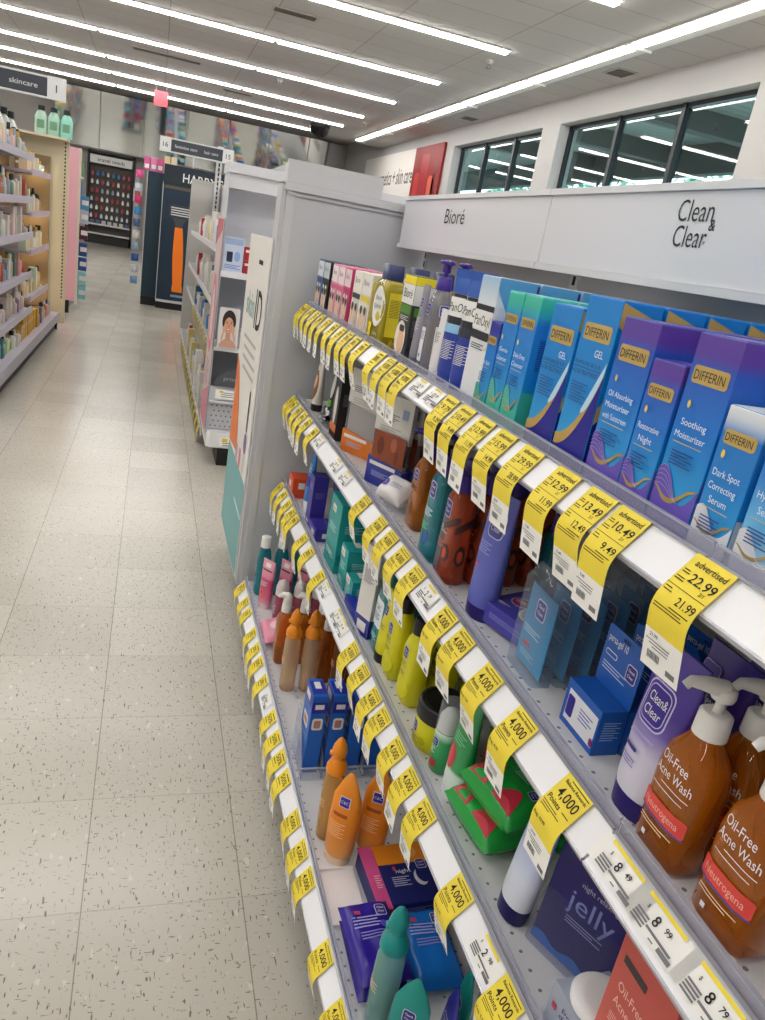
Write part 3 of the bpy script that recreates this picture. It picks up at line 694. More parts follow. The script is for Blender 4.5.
# -------------------------------------------------------------- top shelf
SKIN = mat('#e3b48f', .6); HAIR = mat('#3b2a22', .6)
def strip_box(label, base, head, accent, w, h=.139):
    it = [('r', 0, h * .83, w * .96, h * .30, head), ('t', 'Bior\u00e9', -w * .06, h * .86, .013, mat('#56606e', .6), w * .55), ('r', 0, h * .60, w * .9, .012, accent)]
    for dx in (-.24, .2): it += [('e', dx * w, h * .3, w * .36, h * .52, mat('#efe9e4', .5)), ('e', dx * w, h * .28, w * .24, h * .34, SKIN), ('e', dx * w, h * .42, w * .25, h * .14, HAIR)]
    it += [('l', 0, .014, w * .7, 2, OFFW)]
    sd = [('r', 0, h * .5, .026, h * .8, accent), ('l', 0, h * .7, .02, 8, OFFW)]
    return carton('pore_strip_box', label, 'pore strip box', w, .032, h, base, it, sd)
C = [('black and pale blue pore strip box at the far end of the top shelf', '#3b6da6', '#dfe6ee', '#2d4f86', 2.222, .078),
     ('black pore strip box beside the pale blue one on the top shelf', '#1d1f26', '#c9d3dc', '#101116', 2.138, .078),
     ('pink pore strip box farthest of the three pink ones', '#e88fb0', '#f4e9ec', '#d9588c', 2.030, .07),
     ('pink pore strip box in the middle of three on the top shelf', '#ea9ab8', '#f2e2e6', '#d4557f', 1.955, .07),
     ('magenta-sided pink pore strip box next to the white strip boxes', '#c93a72', '#efd9df', '#b92b60', 1.880, .066),
     ('white pore strip box with dark haired models beside the pink boxes', '#e8e4de', '#f0ede6', '#3d4046', 1.778, .08),
     ('white and yellow pore strip box beside the yellow bottles', '#e6e0cf', '#f0ede6', '#e6cf22', 1.694, .08)]
for lab, b, hd, ac, y, w in C:
    o = finish(strip_box(lab, mat(b, .35), mat(hd, .4), mat(ac, .4), w), .476, y, 1)
    sh = lab.split(' pore strip')[0].replace('and pale blue', 'and blue')
    extra = {'pink': (' farthest row' if 'farthest' in lab else ' middle row')}.get(sh, ' row')
    row_back(o, 2, .036, ['%s pore strip box, %s back in its%s' % (sh, x, extra) for x in ('second', 'third')])
YB = liquid('#d9c92a', .45)
def yellow_wash(label):
    w, d = .108, .052
    secs = [(0, w * .46, d * .44, 5), (.006, w * .5, d * .5, 5), (.118, w * .5, d * .5, 5), (.132, w * .44, d * .46, 4), (.138, w * .3, d * .4, 3)]
    o = bottle('yellow_wash_bottle', label, 'face wash bottle', secs, YB, [(.138, .027, .02, 4), (.168, .025, .0185, 4), (.170, .022, .017, 4)], mat('#1d2a5e', .3),
               [('e', .012, .082, .076, .085, WHITE), ('e', .02, .062, .03, .02, mat('#c9b81e', .5)), ('t', 'Bior\u00e9', .012, .10, .011, mat('#8a8a90', .6), .04), ('t', 'pore', .012, .084, .012, mat('#7d7d70', .6), .045), ('r', -.03, .03, .03, .03, mat('#f0d818', .5))], group='yellow wash bottles on the top shelf')
    draw(MB(), flat_side(w / 2), [('r', 0, .07, .032, .09, mat('#d8c832', .4)), ('l', 0, .10, .026, 12, mat('#6d6420', .6))]).build('back_label', o)
    return o
o = finish(yellow_wash('yellow wash bottle with navy cap at the front of its row of four'), .484, 1.588, 1)
row_back(o, 3, .057, 'yellow wash bottle with navy cap, %s back in its row of four')
sa = thing('yellow_sachet', 'crinkled yellow plastic sachet in front of the black charcoal box', 'sachet', (0, 0, 0))
def _sach(u, v): return ((u - .5) * .06, (v - .5) * .045, .004 + .02 * u * (1 - v) + .004 * math.sin(8 * u + 5 * v))
MB().grid(_sach, 8, 8, mat('#f0d640', .3), False).grid(lambda u, v: (lambda p: (p[0], p[1], max(0, p[2] - .003)))(_sach(1 - u, v)), 8, 8, mat('#e2c52e', .3)).build('foil', sa)
finish(sa, .485, 1.49, 1)
o = carton('charcoal_mask_box', 'black and green mask box with a yellow top band on the top shelf', 'mask box', .070, .04, .16, mat('#2f2f33', .4),
           [('r', 0, .152, .070, .015, mat('#f2df2a', .5)), ('r', 0, .126, .070, .036, WHITE), ('t', 'Bior\u00e9', 0, .128, .017, INK, .05), ('r', 0, .098, .06, .016, mat('#4f8a2e', .5)), ('l', .0, .085, .05, 3, OFFW), ('e', -.005, .042, .062, .068, mat('#e9e4de', .5)), ('e', 0, .038, .036, .05, SKIN), ('r', 0, .062, .03, .012, HAIR, .005)],
           [('r', 0, .152, .04, .015, mat('#f2df2a', .5)), ('r', 0, .126, .04, .036, WHITE), ('r', 0, .096, .03, .016, mat('#4f8a2e', .5)), ('l', 0, .08, .03, 10, GREYINK)])
finish(o, .480, 1.392, 1)
# grey clear cleanser bottles with purple pump
GREYL = liquid('#a9a8b8', .45)
def grey_cleanser(label, withpump=True):
    secs = [(0, .024, .02, 3), (.006, .027, .022, 3), (.10, .026, .021, 3), (.125, .023, .019, 3), (.139, .016, .015, 2.5), (.146, .012, .012, 2)]
    o = bottle('grey_cleanser_bottle', label, 'cleanser bottle', secs, GREYL, None, None, [('cc', 0, .112, .018), ('r', -.002, .05, .02, .06, mat('#e9e8ee', .4)), ('l', -.002, .072, .016, 5, mat('#55509a', .6)), ('e', -.002, .03, .006, .007, NAVY)], group='grey cleanser bottles')
    draw(MB(), rot_surface(loft_front([(a, c, b, e) for a, b, c, e in secs])), [('cc', 0, .112, .018), ('r', 0, .05, .02, .07, mat('#e9e8ee', .4)), ('l', 0, .075, .016, 7, mat('#55509a', .6))]).build('side_label', o)
    pump(o, .146, PURPLE, .0135, .016, .05, 'mushroom', 1)
    return o
finish(grey_cleanser('clear grey cleanser bottle with tall purple pump on the top shelf'), .486, 1.284, 1)
o = tube_pack('grey_scrub_tube', 'grey scrub tube between the mask box and the purple pump bottle', 'scrub tube', .034, .15, mat('#8f8e9b', .3), mat('#6e6c80', .4), .018, items=[('cc', 0, .118, .016), ('l', 0, .09, .02, 8, OFFW)])
finish(o, .474, 1.334, 1)
finish(grey_cleanser('clear grey cleanser bottle standing behind the white tube'), .545, 1.345, 1)
o = tube_pack('white_treatment_tube', 'slim white tube with a white cap beside the purple pump bottle', 'tube', .032, .12, mat('#e6e4e6', .35), WHITE, .015, items=[('l', 0, .08, .018, 6, GREYINK)])
finish(o, .472, 1.215, 1)
# acne wash tubes with white name band
def pan_tube(label, low):
    h = .188
    o = tube_pack('acne_wash_tube', label, 'acne wash tube', .055, h, mat('#e3e5ec', .3), mat('#dcdde6', .4), .008, d=.04, crimp=mat('#2d55a8', .3),
                  items=[('b', -.027, .027, lambda t: .15 + .0 * t, lambda t: .187, mat('#2c58ac', .3)), ('r', 0, .143, .053, .013, mat('#1c1d2c', .4)), ('r', 0, .129, .053, .030, WHITE), ('t', 'PanOxyl', 0, .129, .014, INK, .046), ('r', 0, .108, .052, .012, mat('#1c1d2c', .4)),
                         ('r', 0, .095, .050, .014, mat(low, .4)), ('r', -.002, .048, .040, .080, mat('#2a3f9a', .3)), ('l', -.004, .075, .028, 12, OFFW, .001)], group='acne wash tubes')
    return o
finish(pan_tube('acne wash tube with pale blue band, farther of the two', '#8fc2e4'), .482, 1.165, 1, rz=math.radians(-62))
finish(pan_tube('acne wash tube with dark band, beside the tall white box', '#2a2c40'), .482, 1.105, 1, rz=math.radians(-62))
o = carton('acne_wash_box', 'tall white acne wash box at the front of its row', 'acne wash box', .064, .062, .186, grad([(0, '#dfe3ea'), (.75, '#e9ecf1'), (1, '#9fc4e4')], .35),
           [('r', 0, .142, .064, .008, mat('#1c1d2c', .4)), ('r', 0, .124, .064, .026, WHITE), ('t', 'PanOxyl', 0, .124, .015, INK, .054), ('r', 0, .103, .064, .012, mat('#1c1d2c', .4)), ('l', 0, .09, .044, 3, mat('#1c1d2c', .5))],
           [('b', -.031, .031, lambda t: .17 - .1 * t, lambda t: .186, mat('#5a9fd6', .4)), ('r', .029, .093, .004, .18, mat('#3a2f7a', .4)), ('l', -.005, .12, .04, 14, GREYINK)], [('r', .0, 0, .05, .04, mat('#a9cbe6', .4))])
finish(o, .489, 1.028, 1); row_back(o, 3, .066, 'tall white acne wash box, %s back in its row')
# boxed skin treatments with the gold nameplate
TEXW = mat('#e8eef6', .5)
def hump(h, k=1.0, lo=0.0): return lambda t: h * (.235 + lo + .085 * k * math.cos(2 * PI * (t - .14) * .92))
def plate(w, z, s=1.0): return [('r', 0, z, w * .80 * s, w * .27 * s, GOLD, .0035), ('t', 'DIFFERIN', -.001, z, w * .15 * s, mat('#2a2a2c', .6), w * .68 * s)]
def diff_box(label, w, d, h, body, low, title, kind='wave', capc=None, group=None, lines2=None, back=0):
    zt = h * .80
    it = []
    if capc: it.append(('b', -w / 2, w / 2, lambda t: h * .86, lambda t: h - .0005, mat(capc, .35)))
    it += plate(w, zt if not capc else h * .76)
    zz = h * .56
    if kind == 'wave':
        gl = lambda t: h * (.185 + .10 * max(0, t - .25) ** 1.3 - .05 * math.sin(PI * min(1, max(0, (t - .1) / .7))) + .09 * max(0, .18 - t))
        it += [('b', -w / 2, w / 2, lambda t: .0008, hump(h), mat(low, .35)), ('b', -w / 2, w / 2, lambda t: gl(t) - h * .012 * math.sin(PI * t) ** .6, lambda t: gl(t) + h * .016 * math.sin(PI * t) ** .6, mat('#a98f52', .45))]
        for j in range(5): it.append(('b', -w / 2, w * .12, (lambda j: lambda t: hump(h, 1 - j * .16, -.012 * j)(t * .62) - h * .004)(j), (lambda j: lambda t: hump(h, 1 - j * .16, -.012 * j)(t * .62) - h * .0022)(j), mat('#c5c0e0', .5)))
        for j, s in enumerate(title): it.append(('t', s, 0, zz - j * .0115, .0062, TEXW, min(w * .7, .0042 * len(s))))
        it.append(('r', 0, zz - len(title) * .0115 + .004, w * .66, .0007, mat('#d2b46a', .5)))
        it.append(('l', -.002, zz - len(title) * .0115 - .004, w * .52, 5, mat('#1d3f86', .6), .0011))
        it.append(('e', -w * .22, zz + .016, .004, .007, mat('#e8c94a', .5)))
    else:
        it += [('b', -w / 2, w / 2, lambda t: .0008, lambda t: h * (.10 + .48 * t ** 2.2), mat('#14148a', .35)), ('b', -w / 2, w / 2, lambda t: h * (.10 + .48 * t ** 2.2), lambda t: h * (.17 + .43 * t ** 2.0), mat('#c7a457', .35, .3)),
               ('b', w * .1, w / 2, lambda t: h * (.34 + .26 * t ** 2), lambda t: h * (.36 + .3 * t), mat('#b9dcf2', .4))]
        it += [('t', 'GEL', w * .22, zt - .021, .008, TEXW, .017), ('t', 'ADAPALENE GEL 0.1%', -.002, h * .62, .0042, mat('#20406f', .6), w * .78), ('r', 0, h * .592, w * .8, .0006, mat('#20406f', .6)), ('t', 'ACNE TREATMENT', -.002, h * .565, .005, mat('#20406f', .6), w * .76), ('l', -w * .1, h * .50, w * .5, 7, mat('#2a5f9a', .6), .0013)]
    sd = [('l', 0, h * .7, d * .6, 14, mat('#1d4f96', .6), .0011), ('r', 0, h * .16, d * .98, h * .3, mat(low, .35))]
    if kind != 'wave': sd = [('r', 0, h * .2, d * .98, h * .38, mat('#14148a', .35)), ('b', -d * .49, d * .49, lambda t: h * (.86 - .16 * t), lambda t: h * (.99 - .08 * t), GOLD), ('b', -d * .49, d * .49, lambda t: h * (.3 + .3 * t), lambda t: h * (.4 + .28 * t), GOLD)]
    return carton('treatment_box', label, 'skin treatment box', w, d, h, body, it, sd, group=group)
BLUEG = grad([(0, '#12a0dc'), (.45, '#0b86d6'), (1, '#0a7fd0')], .3); BLUEP = grad([(0, '#15a4de'), (.55, '#1273cf'), (.84, '#2a55b8'), (.9, '#5a3d9e'), (1, '#5a3d9e')], .3)
TEALG = grad([(0, '#18a7b8'), (.4, '#1a87d8'), (.8, '#2a80d4'), (.92, '#35b3a4'), (1, '#46c2a8')], .3)
BLUEW = grad([(0, '#1f9fe0'), (.5, '#157fd0'), (.82, '#2577c8'), (.93, '#cfd9e6'), (1, '#e4e9ee')], .3)
BLUEW2 = grad([(0, '#bfe0f2'), (.35, '#62b4e8'), (.7, '#2d7fd6'), (.9, '#3a86d6'), (1, '#dfe6ee')], .3)
finish(diff_box('small blue treatment box with violet top between white box and teal boxes', .042, .035, .128, grad([(0, '#1b9fd8'), (.7, '#1a78d2'), (.9, '#2a2f9a'), (1, '#2b2b96')], .3), '#2aa38e', ['Dark Spot'], group=None), .476, .985, 1)
o = finish(diff_box('teal topped treatment box reading Gentle Cleanser on the top shelf', .045, .05, .173, TEALG, '#3bb29a', ['Gentle', 'Cleanser']), .484, .938, 1); row_back(o, 2, .053, 'teal topped Gentle Cleanser treatment box, %s back in its row')
o = finish(diff_box('teal topped treatment box reading Daily Deep Cleanser on the top shelf', .047, .05, .173, TEALG, '#3bb29a', ['Daily Deep', 'Cleanser']), .484, .889, 1); row_back(o, 2, .053, 'teal topped Daily Deep treatment box, %s back in its row')
o = finish(diff_box('smaller blue gel box with gold swoosh and navy corner on the top shelf', .067, .04, .171, BLUEG, '#14148a', [], 'gel'), .480, .801, 1); row_back(o, 2, .043, 'smaller blue gel box with gold swoosh, %s back in its row')
o = finish(diff_box('taller blue gel box with gold swoosh beside the violet topped box', .068, .05, .188, BLUEG, '#14148a', [], 'gel'), .485, .7275, 1); row_back(o, 4, .054, 'taller blue gel box with gold swoosh, %s back in its row')
o = finish(diff_box('violet topped box reading Oil Absorbing Moisturizer on the top shelf', .062, .052, .174, BLUEP, '#6350b4', ['Oil Absorbing', 'Moisturizer', 'with Sunscreen']), .486, .654, 1); row_back(o, 2, .055, 'violet topped Oil Absorbing box, %s back in its row')
o = finish(diff_box('short violet topped box reading Restorative Night between two taller ones', .047, .04, .143, BLUEP, '#6350b4', ['Restorative', 'Night']), .478, .5945, 1)
o = finish(diff_box('large violet topped box reading Soothing on the top shelf', .058, .052, .175, BLUEP, '#6350b4', ['Soothing', 'Moisturizer']), .486, .5385, 1); row_back(o, 2, .055, 'large violet topped Soothing box, %s back in its row')
finish(diff_box('pale topped blue box reading Dark Spot beside the Soothing box', .046, .04, .125, BLUEW, '#d8dce4', ['Dark Spot', 'Correcting', 'Serum']), .478, .481, 1)
finish(diff_box('pale blue box fading to white, nearest on the top shelf', .046, .04, .122, BLUEW2, '#dfe3ea', ['Hydrating', 'Serum']), .478, .428, 1)
# back row cartons further along the top shelf
o = finish(diff_box('violet topped box reading Resurfacing at the near end of the top shelf', .06, .05, .172, BLUEP, '#6350b4', ['Resurfacing', 'Scrub']), .56, .455, 1)
# -------------------------------------------------------------- second shelf
o = tube_pack('hair_mask_tube', 'white tube with a brown haired model at the far end of the second shelf', 'tube', .055, .16, mat('#dcd5cd', .4), mat('#2b2220', .4), .02,
              items=[('e', 0, .075, .045, .09, mat('#7a4f36', .6)), ('e', 0, .085, .026, .04, SKIN), ('l', 0, .14, .03, 3, GREYINK)]); finish(o, .485, 2.14, 2)
BK = mat('#1c1d1f', .35)
for i, (y, x, lab) in enumerate(((2.055, .485, 'black tube with green band, nearer the brown haired model tube'), (1.985, .485, 'black tube with green band, nearer the silver tube'))):
    o = tube_pack('charcoal_tube', lab, 'tube', .06, .17, BK, mat('#5a9a32', .4), .016, items=[('r', 0, .045, .05, .02, mat('#5aa532', .4)), ('e', .012, .1, .022, .08, mat('#cfcfcb', .5))]); finish(o, x + .03, y, 2)
o = tube_pack('silver_tube', 'silver tube with bright green foot on the second shelf', 'tube', .055, .17, mat('#9fa3a8', .25, .5), mat('#5cae34', .4), .02, items=[('r', 0, .035, .046, .026, mat('#5cae34', .4)), ('l', 0, .12, .03, 5, OFFW)]); finish(o, .515, 1.915, 2)
o = carton('black_mask_carton', 'tall black carton with a pale oval before the patch bags', 'carton', .065, .05, .175, mat('#232427', .4), [('e', 0, .085, .03, .1, mat('#d9d8d4', .5)), ('r', 0, .03, .065, .02, mat('#d9722e', .5)), ('l', 0, .16, .04, 2, OFFW)], [('l', 0, .12, .03, 10, GREYINK)]); finish(o, .490, 1.835, 2)
cw = thing('foil_wrap', 'crumpled black and silver foil wrapper lying in front of the black tubes', 'wrapper', (0, 0, 0))
def _wr(u, v):
    a = 2 * PI * u; r = .024 + .005 * math.sin(5 * a + 6 * v) + .003 * math.sin(9 * a - 11 * v); e = math.sin(PI * min(1, max(0, v * .94 + .03))) ** .4
    return (.045 * (2 * v - 1), r * e * math.cos(a), .026 + r * e * math.sin(a) * .9)
MB().grid(_wr, 24, 14, mat('#a9abb0', .2, .7), False).build('foil', cw)
MB().grid(lambda u, v: tuple(Vector(_wr(.1 + u * .35, .3 + v * .4)) * 1.02), 6, 6, BK, False).build('dark_print', cw); finish(cw, .482, 1.96, 2, rz=1.3, dz=.005)
# hanging style patch bags: paper header, clear sleeve, printed card
def patch_bag(label, w, h, low, img, group, lowh, imgcol, hd):
    o = thing('patch_bag', label, 'patch bag', group=group)
    t = .009
    MB().prism([(-w / 2, h * .6), (w / 2, h * .6 - .012), (w / 2, h), (-w / 2, h)], -t * .6, t * .6, mat('#dedcd8', .5), 'y').build('header_card', o)
    hp = MB(); S = flat_front(-t * .6)
    draw(hp, S, [('l', -w * .1, h * .80, w * .5, 4, GREYINK, .0016), ('r', w * .3, h * .84, w * .16, .02, mat('#8fa0c4', .5)), ('l', -.004, h * .66, w * .6, 3, mat('#b6b3ae', .6), .002)]); hp.build('header_print', o)
    MB().loft([(0, w / 2, .0012, 8), (.006, w / 2, t, 5), (h * .55, w / 2, t * .9, 5), (h * .64, w / 2, .0014, 8)], clear('#f4f3f3', .14, .15), 28).build('clear_sleeve', o)
    MB().box(-w * .44, w * .44, -t * .35, -t * .2, .006, h * .6, mat(imgcol, .5)).build('card', o)
    c = MB().prism([(-w / 2, .001), (w / 2, .001), (w / 2, lowh - .012), (-w / 2, lowh)], -t * 1.15, t * 1.15, low, 'y')
    draw(c, flat_front(-t * 1.15), [('r', -.006, lowh - .014, w * .74, .008, mat('#e8e2e0', .5)), ('l', -w * .08, lowh * .5, w * .5, 4, mat('#aab0d8', .5))]); c.build('lower_card', o)
    return o
BAGB = mat('#a3a19f', .5)
o = finish(patch_bag('clear acne patch bag with an orange foot and white header', .105, .205, mat('#e07c2a', .4), None, None, .055, '#b8b4ae', ''), .500, 1.69, 2, rz=math.radians(-60))
row_back(o, 4, .026, 'clear acne patch bag with orange foot, %s back on its peg', .010)
o = finish(patch_bag('patch bag with brown skin picture and blue foot', .105, .20, mat('#35409c', .4), None, None, .062, '#9b4f32', ''), .500, 1.452, 2, rz=math.radians(-62))
pbp = MB(); draw(pbp, flat_front(-.0105), [('r', .004, .09, .094, .062, mat('#8f4529', .45)), ('e', -.02, .09, .02, .04, mat('#6f301d', .45)), ('e', .018, .1, .018, .03, mat('#b2664a', .45)), ('e', .03, .075, .012, .03, mat('#7a3823', .45))]); pbp.build('picture_print', o)
row_back(o, 5, .028, 'patch bag with blue foot, %s back on its peg', .012)
o = pouch('wipe_pouch', 'small white wipe pouch with a violet spot lying before the amber pumps', 'wipe pouch', .075, .055, .04, mat('#e9e6e6', .3), [('e', -.022, -.002, .016, .018, mat('#574a9e', .4)), ('l', .008, .004, .03, 4, mat('#8d86b8', .5))])
finish(o, .495, 1.325, 2, rz=math.radians(-70), rx=math.radians(38), dz=.022)
# clear amber cleanser with violet pump
AMB = liquid('#d98022', .5); AMBD = liquid('#b35a12', .55)
def amber_pump(label, grp, liq, head, w=.058, d=.042, h=.136, style='long', items=(), hp=.048, reach=.036, dirx=-1):
    secs = [(0, w * .44, d * .42, 4), (.006, w * .5, d * .5, 4), (h * .82, w * .48, d * .48, 4), (h * .94, w * .34, d * .38, 3), (h, .0125, .0125, 2)]
    o = bottle('pump_bottle', label, 'cleanser bottle', secs, liq, None, None, items, grp)
    pump(o, h, head, .0135, reach, hp, style, dirx); return o
IT_A = [('cc', 0, .102, .021), ('l', -.002, .082, .034, 3, mat('#6b3a14', .5), .0014), ('l', -.004, .04, .03, 5, mat('#7d4518', .5))]
o = finish(amber_pump('amber pump cleanser with violet pump on the second shelf, front one', None, AMB, PURPLE, items=IT_A), .503, 1.232, 2)
finish(dup(o, 'amber pump cleanser with violet pump, behind the front one'), .552, 1.225, 2); finish(dup(o, 'amber pump cleanser with violet pump, deepest of three'), .601, 1.218, 2)
def astringent(label, liq, print_, grp, w=.062, d=.04, h=.15):
    secs = [(0, w * .42, d * .42, 3.5), (.008, w * .5, d * .5, 3.5), (h * .55, w * .47, d * .47, 3.5), (h * .9, w * .44, d * .46, 3.5), (h * .97, w * .34, d * .4, 3), (h, .016, .014, 2)]
    return bottle('astringent_bottle', label, 'toner bottle', secs, liq, [(h, .0175, .0165, 2.4), (h + .026, .0165, .0155, 2.4), (h + .028, .014, .013, 2.4)], PURPLE, print_, grp)
TEAL = liquid('#3fb0c4', .5); RED = liquid('#e0603a', .5)
TI = [('cc', 0, .122, .025), ('l', -.004, .088, .036, 4, mat('#d5eef0', .5), .0016), ('l', -.006, .062, .026, 3, mat('#63d08a', .5), .0018), ('e', .008, .04, .02, .022, mat('#184a9a', .4))]
RI = [('b', -.029, .0, lambda t: .012, lambda t: .138, mat('#5b5560', .35)), ('cc', -.006, .118, .025), ('l', -.008, .088, .032, 3, mat('#e6d8d4', .5), .0016), ('l', -.008, .064, .026, 4, mat('#d88a78', .5), .0013), ('e', .014, .05, .02, .03, mat('#3f2a2c', .4)), ('e', .014, .05, .011, .018, mat('#c94a26', .4)), ('b', -.006, .028, lambda t: .082 + .02 * t, lambda t: .092 + .022 * t, mat('#46282a', .4))]
o = finish(astringent('teal toner bottle at the front of the second shelf', TEAL, TI, None), .481, 1.092, 2); row_back(o, 3, .048, 'teal toner bottle, %s back in its row')
o = finish(astringent('red deep cleaning toner bottle at the front, beside the teal one', RED, RI, None), .481, 1.012, 2); row_back(o, 3, .046, 'red deep cleaning toner bottle, %s back in its row')
for oo in [q for q in COL.objects if q.parent is None and q.name.startswith('astringent_bottle') and 'red' in q['label']]:
    bm = MB(); S = rot_surface(loft_front([(0, .017, .026, 3.5), (.0082, .0205, .0312, 3.5), (.082, .019, .0295, 3.5), (.135, .0188, .0275, 3.5)]))
    draw(bm, S, [('b', -.014, .014, lambda t: .085 + .018 * t, lambda t: .097 + .02 * t, mat('#46282a', .4)), ('e', .0, .05, .018, .034, mat('#3f2a2c', .4)), ('e', .0, .05, .009, .02, mat('#c94a26', .4))]); bm.build('side_print', oo)
o = finish(astringent('teal toner bottle in the gap before the lavender tube', liquid('#157a86', .5), [], None, .055, .04, .13), .60, .905, 2)
o = tube_pack('lavender_tube', 'lavender cleanser tube with outlined emblem standing on the second shelf', 'cleanser tube', .062, .19, mat('#5a62b8', .3), mat('#2c2370', .35), .02,
              items=[('r', .004, .145, .034, .040, mat('#c9cbe4', .4), .009), ('r', .004, .145, .031, .037, mat('#4a4a8e', .4), .008), ('t', 'Clean&', .004, .152, .008, mat('#c9cbe4', .4), .024), ('t', 'Clear', .004, .139, .008, mat('#c9cbe4', .4), .022), ('l', -.006, .115, .03, 5, mat('#9fa6dc', .5), .0014), ('l', -.012, .08, .012, 1, mat('#d8586c', .5), .003)])
finish(o, .487, .888, 2, rz=math.radians(-80))
o = carton('face_mask_box', 'flat violet face mask box lying on the second shelf', 'mask box', .105, .085, .032, mat('#4a46a8', .35),
           [('l', 0, .02, .07, 3, mat('#9b98dc', .5))], [('l', 0, .02, .05, 3, mat('#8a87d0', .5))],
           [('e', -.022, .004, .034, .030, mat('#e4e0ea', .4)), ('e', -.022, .004, .031, .027, mat('#96356c', .4)), ('l', -.022, .008, .022, 3, OFFW), ('e', .02, -.006, .05, .052, mat('#e4e0ea', .4)), ('e', .02, -.006, .045, .046, mat('#d8b2a2', .5)), ('e', .012, .0, .007, .003, HAIR), ('e', .028, .0, .007, .003, HAIR), ('e', .02, -.02, .014, .004, mat('#b5606a', .5)), ('e', .02, -.009, .006, .01, mat('#c79a8a', .5)), ('r', .036, .034, .012, .006, mat('#d9603a', .5)), ('l', -.03, -.025, .03, 2, OFFW)])
finish(o, .535, .832, 2, rz=math.radians(-74), dz=.006, rx=math.radians(3))
def blister(label, grp, w=.076, h=.142, d=.03):
    o = thing('blister_pack', label, 'blister pack', group=grp)
    MB().loft([(0, w * .5, d * .5, 7), (h * .86, w * .5, d * .5, 7), (h * .93, w * .46, d * .3, 6), (h, w * .42, .002, 8)], clear('#eef4f8', .06, .06), 28).build('clear_shell', o)
    MB().box(-w * .44, w * .44, -.003, -.0015, .006, h * .80, grad([(0, '#5ca7d0'), (.6, '#2f86b8'), (1, '#2b6f9e')], .35)).build('card', o)
    draw(MB(), flat_front(-.003), [('cc', 0, h * .62, .024), ('l', -.008, h * .40, .04, 3, mat('#cfe3ee', .5), .0014), ('r', -.014, h * .24, .018, .006, mat('#c8474f', .5)), ('l', -.006, h * .17, .036, 3, mat('#bcd9e8', .5))]).build('card_print', o)
    return o
o = finish(blister('clear blister pack with blue card at the front of its row of six', None), .492, .738, 2); row_back(o, 5, .034, 'clear blister pack with blue card, %s back in its row of six')
def gel_box(label):
    o = thing('acne_gel_pack', label, 'gel pack')
    w, d, h = .07, .034, .128; B = mat('#1557b0', .35)
    MB().box(-w / 2, w / 2, -d / 2, d / 2, 0, .056, B).build('carton_body', o, bevel=.0008)
    MB().prism([(-w / 2, .056), (w / 2, .056), (w / 2, h - .012), (w / 2 - .012, h), (-w / 2 + .002, h), (-w / 2, h - .003)], d / 2 - .0012, d / 2, B, 'y').build('hang_card', o)
    draw(MB(), flat_front(-d / 2), [('r', .002, .027, w * .86, .038, mat('#e8e9ee', .4)), ('r', -.02, .027, .014, .026, mat('#322a8a', .4), .003), ('l', .012, .036, .026, 4, mat('#6d74b4', .5), .0016), ('r', .03, .014, .006, .01, mat('#8a2a70', .5), .003)]).build('front_print', o)
    draw(MB(), flat_front(d / 2 - .0012), [('t', 'persa-gel 10', -.012, h - .014, .009, OFFW, .036), ('r', -.018, h - .032, .022, .007, mat('#dfe4f2', .4), .003), ('r', -.018, h - .032, .020, .005, B, .002), ('cc', .022, h - .034, .018), ('l', -.006, h - .044, .044, 3, mat('#b9cdf0', .5), .0014), ('r', .002, h - .006, .014, .004, mat('#0a2a5c', .5), .002)]).build('card_print', o)
    draw(MB(), flat_side(w / 2), [('l', 0, .042, .022, 8, mat('#8fb4ea', .5))]).build('side_print', o)
    return o
o = finish(gel_box('bright blue acne gel pack with white panel at the front of its row'), .502, .606, 2); row_back(o, 3, .036, 'bright blue acne gel pack, %s back in its row')
def violet_tube(label):
    return tube_pack('violet_scrub_tube', label, 'scrub tube', .068, .178, grad([(0, '#d8d6e2'), (.30, '#c9c4dc'), (.48, '#6a55ae'), (.62, '#473296'), (1, '#4a3899')], .28), mat('#2a1c6e', .35), .022,
              items=[('r', -.004, .118, .040, .046, mat('#d3cfe8', .35), .010), ('r', -.004, .118, .037, .043, mat('#4632a0', .35), .009), ('r', -.004, .118, .033, .037, mat('#d3cfe8', .35), .008), ('r', -.004, .118, .031, .035, mat('#33208c', .35), .007), ('t', 'Clean&', -.003, .125, .010, OFFW, .026), ('t', 'Clear', -.004, .111, .010, OFFW, .024),
                     ('r', -.018, .15, .026, .018, mat('#b8b2dc', .35), .005), ('r', -.018, .15, .024, .016, mat('#4c38a0', .35), .004), ('l', -.004, .086, .036, 2, mat('#b3a8e0', .5), .002), ('r', -.012, .068, .022, .004, mat('#2f1f80', .4), .002), ('l', -.010, .058, .024, 3, mat('#7d73b8', .5), .0012)])
o = finish(violet_tube('violet and white scrub tube with outlined emblem beside the bright blue gel pack'), .490, .492, 2)
finish(dup(o, 'violet scrub tube standing behind the violet and white one'), .545, .488, 2); finish(dup(o, 'violet scrub tube, deepest of three'), .60, .486, 2)
